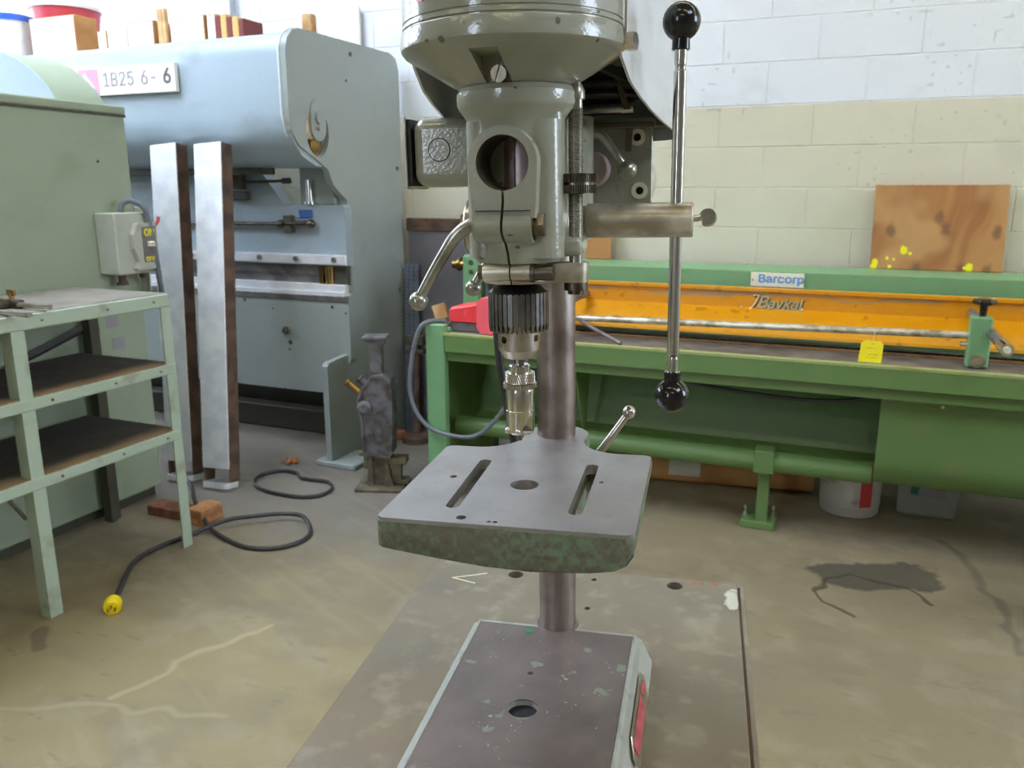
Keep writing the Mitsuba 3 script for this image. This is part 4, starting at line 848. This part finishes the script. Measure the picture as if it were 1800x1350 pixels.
# feed hub, handle bar with two knobs, thumb screw
fh = dput('feed_hub', lathe([(0, 0), (.0150, 0), (.0150, .012), (.0172, .013), (.0172, .117), (.0162, .1185), (0, .1185)], (.0475, -.15, .5415), (1, 0, 0), 56) - cyl((.1495, -.15, .5), (.1495, -.15, .6), .0062), 'hub_steel', 28)
dput('hub_flange', lathe([(0, 0), (.026, 0), (.026, .004), (.019, .010), (0, .010)], (.0425, -.16, .5385), (1, 0, 0), 40), 'hub_steel', 28, fh)
hb = dput('handle_bar', lathe([(0, .385), (.0056, .385), (.0056, .400), (.0048, .4015), (.0048, .4035), (.0061, .405), (.0061, .681), (.005, .683), (.005, .686), (.0060, .688), (.0060, .702), (0, .702)], (.1495, -.15, 0), n=32), 'chrome', 28)
for z0, s in ((.700, 1), (.387, -1)):
    prof_ = [(0, 0), (.0082, 0), (.0085, .001), (.0082, .0105)] + [(.0178 * math.cos(a), .0255 + .0178 * math.sin(a)) for a in np.linspace(-1.08, math.pi / 2 - .02, 20)] + [(0, .0433)]
    dput('ball_knob', lathe(prof_, (.1495, -.15, z0), (0, 0, s), 40), 'black_plastic', 50, hb, label='glossy black ball knob')
dput('thumb_screw', add(cyl((.165, -.15, .5425), (.173, -.15, .5435), .0035, n=16), xf(MF.cylinder(.0048, .0086, .0086, 32), align((-.25, -.85, .35), (.1805, -.148, .5425)))), 'chrome', 28, fh)
# pulley guard: bell, drum and stadium housing
outer = [(.056, .6675), (.1020, .6945), (.1052, .6985), (.1058, .703), (.1046, .7135), (.1040, .7145), (.1022, .7150), (.1022, .7160), (.1036, .7165), (.1032, .7202), (.1018, .7206), (.1018, .7214), (.1030, .7218), (.1008, .83)]
bell = lathe([(.050, .666)] + outer + [(.095, .83), (.097, .71), (.05, .671)], (SPU - .0005, SPV, 0), n=96)
solid = lathe([(0, .666)] + outer + [(0, .83)], (SPU - .0005, SPV, 0), n=96)
def pk(g, v0, v1): return MF.hull_points(np.array([(u + sx * g, v, z + sz * g) for u, z, sx, sz in ((-.0215, .690, -1, 1), (.0035, .690, 1, 1), (-.0165, .6655, -1, -1), (.0075, .6655, 1, -1)) for v in (v0, v1)]))
bell = add(bell, pk(.003, -.32, -.238) ^ solid) - pk(0, -.35, -.2445)
bl = dput('pulley_bell', bell, 'drill_paint', 28)
scw = cyl((0, 0, 0), (0, -.0135, -.0015), .0072, n=28) - bx(-.0011, .0011, -.03, -.0115, -.02, .02).rotate([0, 18, 0])
dput('slotted_screw', scw.translate([-.0035, -.2440, .6745]), 'polished_steel', 28, bl)
hu = SPU
stad = unary_union([Point(SPU, SPV).buffer(.1005, 48), Point(.004, .13).buffer(.140, 48)]).convex_hull
ring = stad.difference(stad.buffer(-.0025)).difference(sbox(-.3, -.5, .3, -.20))
cut = [(-.21, .865), (-.21, .703), (-.195, .690), (-.16, .673), (-.12, .664), (-.06, .654), (.0, .647), (.08, .640), (.16, .637), (.3, .640), (.3, .775), (.2, .783), (.1, .800), (.0, .822)]
gd = dput('belt_guard', ext(ring, .30, tz(.62)) ^ ext(cut, .6, plane_yz(-.3)), 'guard_paint', 30)
dput('lid', ext(stad, .4, tz(.6)) ^ ext([(-.4, .905), (-.21, .865), (.0, .822), (.1, .800), (.2, .783), (.3, .775), (.3, .779), (.2, .787), (.1, .804), (.0, .826), (-.21, .869), (-.4, .909)], .6, plane_yz(-.3)), 'guard_paint', 30, gd)
dput('guard_bottom', ext(stad.buffer(-.004).intersection(sbox(-.3, .16, .3, .4)), .003, tz(.655)), 'guard_inner', False, gd)
dput('strap', add(bx(.1015, .1035, -.208, -.199, .70, .80), hexnut((.1025, -.2, .702), (1, -.3, 0), .0085, .009)), 'polished_steel', False, gd)
dput('rivet', cat(*[ball((.122, .0 + .02, .745 + .02 * k), .002, 8) for k in range(2)]), 'dull_steel', True, gd)
letA = lambda a: face_frame((SPU + .1026 * math.sin(a), SPV - .1026 * math.cos(a), .7318), (math.cos(a), math.sin(a), 0), (0, 0, 1))
dput('lettering', text_on('D', .016, letA(math.radians(-41)) @ trimesh.transformations.translation_matrix([0, 0, -.0008]), .0016, True), 'red_letter', False, bl, label='red letter D on the drum of the bell')
# pulleys, belt, motor plate, rails
pf = [(0, .684), (.044, .684), (.046, .687), (.040, .6925), (.046, .698), (.046, .701), (.038, .7065), (.043, .712), (.043, .716), (.03, .72), (0, .72)]
pu = dput('idler_pulley', lathe(pf, (.045, .10, 0), n=48), 'black_rubber', 28)
dput('belt_arm', MF.hull_points(np.array([(u, .06 + dv_, z) for u, z in ((.060, .715), (.066, .715), (.075, .668), (.083, .668)) for dv_ in (0, .006)])), 'guard_inner', False, pu)
dput('drive_belt', ext(unary_union([Point(SPU, SPV).buffer(.04), Point(.045, .1).buffer(.042)]).convex_hull.difference(unary_union([Point(SPU, SPV).buffer(.033), Point(.045, .1).buffer(.035)]).convex_hull), .010, tz(.70)), 'black_rubber', 30, pu)
mp = dput('motor_plate', add(bx(.0, .1085, .10, .108, .52, .655, .001), bx(.0, .1085, .096, .19, .655, .660)) - cyl((.089, .09, .637), (.089, .12, .637), .0045) - cyl((.093, .09, .5705), (.093, .12, .5705), .0045), 'drill_paint', 28)
for u, z0 in ((.089, .637), (.093, .5705)):
    dput('washer', cyl((u, .0975, z0), (u, .1005, z0), .0105, n=32) - cyl((u, .09, z0), (u, .11, z0), .0052, n=24), 'label_cream', 28, mp)
    dput('bolt_core', cyl((u, .1055, z0), (u, .112, z0), .0046, n=16), 'black_gap', False, mp)
dput('motor', add(cyl((.03, .112, .585), (.03, .30, .585), .072, n=40), cyl((.03, .15, .65), (.03, .15, .655), .012)), 'drill_paint', 28)
dput('slide_rail', add(cyl((.0, .09, .672), (.078, .09, .672), .0075, n=24), cyl((.07, .09, .672), (.085, .09, .672), .0085, n=16)), 'polished_steel', 28, mp)
dput('belt_shelf', add(bx(-.04, .11, .085, .12, .648, .6545, .001), bx(.075, .083, .09, .10, .62, .65)), 'guard_inner', False, mp)
dput('rail_stub', lathe([(0, 0), (.0225, 0), (.0225, .05), (.021, .052), (0, .052)], (.034, .045, .598), (0, 1, 0), 40), 'stub_pink', 28, mp)
lv = dput('belt_lever', tube([(.026, .02, .650), (.0335, .018, .642), (.044, .015, .639), (.055, .015, .634), (.068, .015, .617), (.0815, .015, .5985)], [.0075, .007, .0062, .006, .0056, .0055], n=18), 'lever_steel', True)
dput('ball', ball((.0845, .015, .5945), .0117), 'lever_steel', True, lv)
lv2 = dput('column_lock_lever', tube([(-.042, -.15, .502), (-.050, -.15, .492), (-.0605, -.15, .4755)], [.0062, .0058, .0052], n=16), 'lever_steel', True)
dput('ball', ball((-.0626, -.15, .4722), .0089), 'lever_steel', True, lv2)
# switch box at the left
sb = dput('switch_box', rr(-.1440, -.0655, -.10, -.025, .579, .6535, .0145), 'drill_paint', 30)
dput('cover_plate', rr(-.1515, -.1485, -.103, -.03, .577, .6555, .0014), 'polished_steel', 30, sb)
dput('cover_gap', bx(-.1487, -.1443, -.0985, -.035, .5805, .652), 'black_gap', False, sb)
dput('knockout', lathe([(.0118, 0), (.0128, 0), (.0128, .0006), (.0118, .0006)], (-.1112, -.1, .6185), (0, -1, 0), 40), 'black_gap', False, sb)
dput('knockout_disc', lathe([(0, 0), (.0118, 0), (.0118, .0007), (0, .0007)], (-.1112, -.1, .6185), (0, -1, 0), 40), 'drill_paint', 28, sb)
dput('box_bracket', bx(-.072, -.04, -.08, -.05, .60, .63, .003), 'drill_paint', False, sb)
put('hanging_cord', tube([(-.09, -.05, .585), (-.097, .03, .53), (-.0945, .05, .459), (-.0890, .05, .40), (-.0850, .05, .345), (-.078, .055, .29), (-.071, .06, .24), (-.062, .14, .08), (-.06, .275, -.01), (-.06, .292, -.10), (-.06, .292, -.85)], .0058, per=10), 'black_rubber', True, D, label='black power cord hanging down behind the drill chuck', category='cord')
# chuck
ck = thing('drill_chuck', 'fluted steel drill chuck under the drill press head', 'drill chuck') if False else None
fl_pts = []
for k in range(34):
    a0 = 2 * math.pi * k / 34
    for f_, r_ in ((.0, .0305), (.62, .0305), (.70, .0292), (.92, .0292)):
        a = a0 + f_ * 2 * math.pi / 34
        fl_pts.append((r_ * math.cos(a), r_ * math.sin(a)))
sleeve = cs(Polygon(fl_pts)).extrude(.032).translate([SPU, SPV, .4425])
teeth = []
for k in range(34):
    a = 2 * math.pi * (k + .3) / 34
    if True:
        teeth.append(xf(MF.hull_points(np.array([(.0245, -.0018, .008), (.0305, -.0018, .008), (.0245, .0018, .008), (.0305, .0018, .008), (.0245, -.0007, 0), (.0296, -.0007, 0), (.0245, .0007, 0), (.0296, .0007, 0)])), np.array([[math.cos(a), -math.sin(a), 0, SPU], [math.sin(a), math.cos(a), 0, SPV], [0, 0, 1, .4355], [0, 0, 0, 1.]])))
chk = dput('chuck', lathe([(0, .412), (.016, .4075), (.0192, .4125), (.0214, .416), (.0216, .437), (.0245, .438), (.0245, .474), (0, .474)], (SPU, SPV, 0), n=64) - cyl((SPU - .0165, SPV - .03, .4275), (SPU - .006, SPV - .005, .4275), .0036) - cyl((SPU + .0255, SPV - .012, .4285), (SPU + .01, SPV - .004, .4285), .0036), 'polished_steel', 28)
dput('fluted_sleeve', sleeve, 'chuck_steel', False, chk)
dput('key_teeth', cat(*teeth), 'chuck_steel', False, chk)
dput('top_cone', lathe([(0, .4735), (.0300, .4735), (.0300, .475), (.024, .480), (.016, .4835), (.013, .486), (0, .486)], (SPU, SPV, 0), n=56), 'black_plastic', 28, chk, label='dark oily top of the chuck')
for k in range(3):
    a = math.radians(-90 + 120 * k + 25)
    c_, s_k = math.cos(a), math.sin(a)
    dput('jaw', MF.hull_points(np.array([(SPU + r_ * c_ - t_ * s_k, SPV + r_ * s_k + t_ * c_, z_) for r_, t_ in ((.0045, .0022), (.0045, -.0022), (.0098, .0026), (.0098, -.0026)) for z_ in (.398, .413)])), 'chuck_steel', False, chk)
# the tool held in the chuck
tl = thing('tool_holder', 'small knurled steel quick-change holder gripped in the drill chuck', 'tool holder')
def tput(n_, m_, mt, sm=28, p_=None): return put(n_, m_, mt, sm, D, p_ or tl)
tput('shank', cyl((SPU, SPV, .372), (SPU, SPV, .405), .0044, n=24), 'polished_steel')
tput('collar', lathe([(0, .3895), (.0095, .3895), (.0112, .391), (.0112, .3985), (.0095, .400), (0, .400)], (SPU, SPV, 0), n=40), 'chrome')
kn = cs(knurl(.0150, 44, .0005)).extrude(.0105, 12, 14.0).translate([SPU, SPV, .381])
kn2 = cs(knurl(.0150, 44, .0005)).extrude(.0105, 12, -14.0).translate([SPU, SPV, .381])
tput('knurled_sleeve', kn + kn2, 'polished_steel', False)
tput('knurled_ring', cs(knurl(.0168, 50, .0005)).extrude(.005).translate([SPU, SPV, .3755]), 'polished_steel', False)
bdy = lathe([(0, .327), (.0125, .327), (.0142, .3295), (.0146, .334), (.0150, .352), (.0146, .3525), (.0146, .3532), (.0150, .3537), (.0150, .371), (.0138, .3755), (0, .3755)], (SPU, SPV, 0), n=56)
bdy = bdy - MF.hull_points(np.array([(SPU + .0045, SPV - .02, .333), (SPU + .012, SPV - .02, .347), (SPU + .02, SPV - .02, .345), (SPU + .02, SPV - .02, .329), (SPU + .0045, SPV - .004, .333), (SPU + .012, SPV - .004, .347), (SPU + .02, SPV - .004, .345), (SPU + .02, SPV - .004, .329)]))
tput('body', bdy, 'chrome')
tput('ball_catch', cat(ball((SPU - .0115, SPV - .009, .331), .0035, 16), ball((SPU + .0005, SPV - .0146, .3315), .0028, 16)), 'chrome', True)
tput('tap_shank', cyl((SPU - .001, SPV, .3185), (SPU - .001, SPV, .33), .0026, n=16), 'chuck_steel')
# ------------------------------------------------------------------ work table under the drill press
wt = thing('work_table', 'steel work table with drilled plate top carrying the drill press', 'work table')
def wput(n_, m_, mt, sm=False, p_=None): return put(n_, m_, mt, sm, D, p_ or wt)
ZT = -.0402
wtop = bx(-.252, .2455, -.52, .245, ZT - .02, ZT, .0015) - cyl((-.107, .21, -.1), (-.107, .21, 0), .0125, n=28) - cyl((.149, .219, -.1), (.149, .219, 0), .0125, n=28) - cyl((.021, .2165, -.1), (.021, .2165, 0), .0045, n=18) - cyl((.0235, .121, -.1), (.0235, .121, 0), .0045, n=18)
wput('top_plate', wtop, 'work_steel')
rail = add(bx(.249, .2555, -.52, .245, ZT - .055, ZT - .0005, .001), bx(.2450, .25, .232, .245, ZT - .02, ZT - .0005))
wput('side_rail', rail, 'work_steel')
wput('rail_slot', bx(.2455, .249, -.52, .232, ZT - .02, ZT - .004), 'rusty_brown')
for u, v in ((-.225, .22), (.225, .22), (-.225, -.49), (.225, -.49)):
    h = .886 - u * TILT
    wput('leg', bx(u - .022, u + .022, v - .022, v + .022, ZT - .02 - h + .02, ZT - .018, .003), 'machine_dark')
wput('stretcher', add(bx(-.22, .22, .21, .23, -.75, -.71), bx(-.22, .22, -.50, -.48, -.75, -.71)), 'machine_dark')
wput('apron', add(bx(-.24, .24, .215, .232, ZT - .08, ZT - .019), bx(-.24, .24, -.51, -.49, ZT - .08, ZT - .019), bx(-.245, -.23, -.5, .23, ZT - .08, ZT - .019)), 'machine_dark')
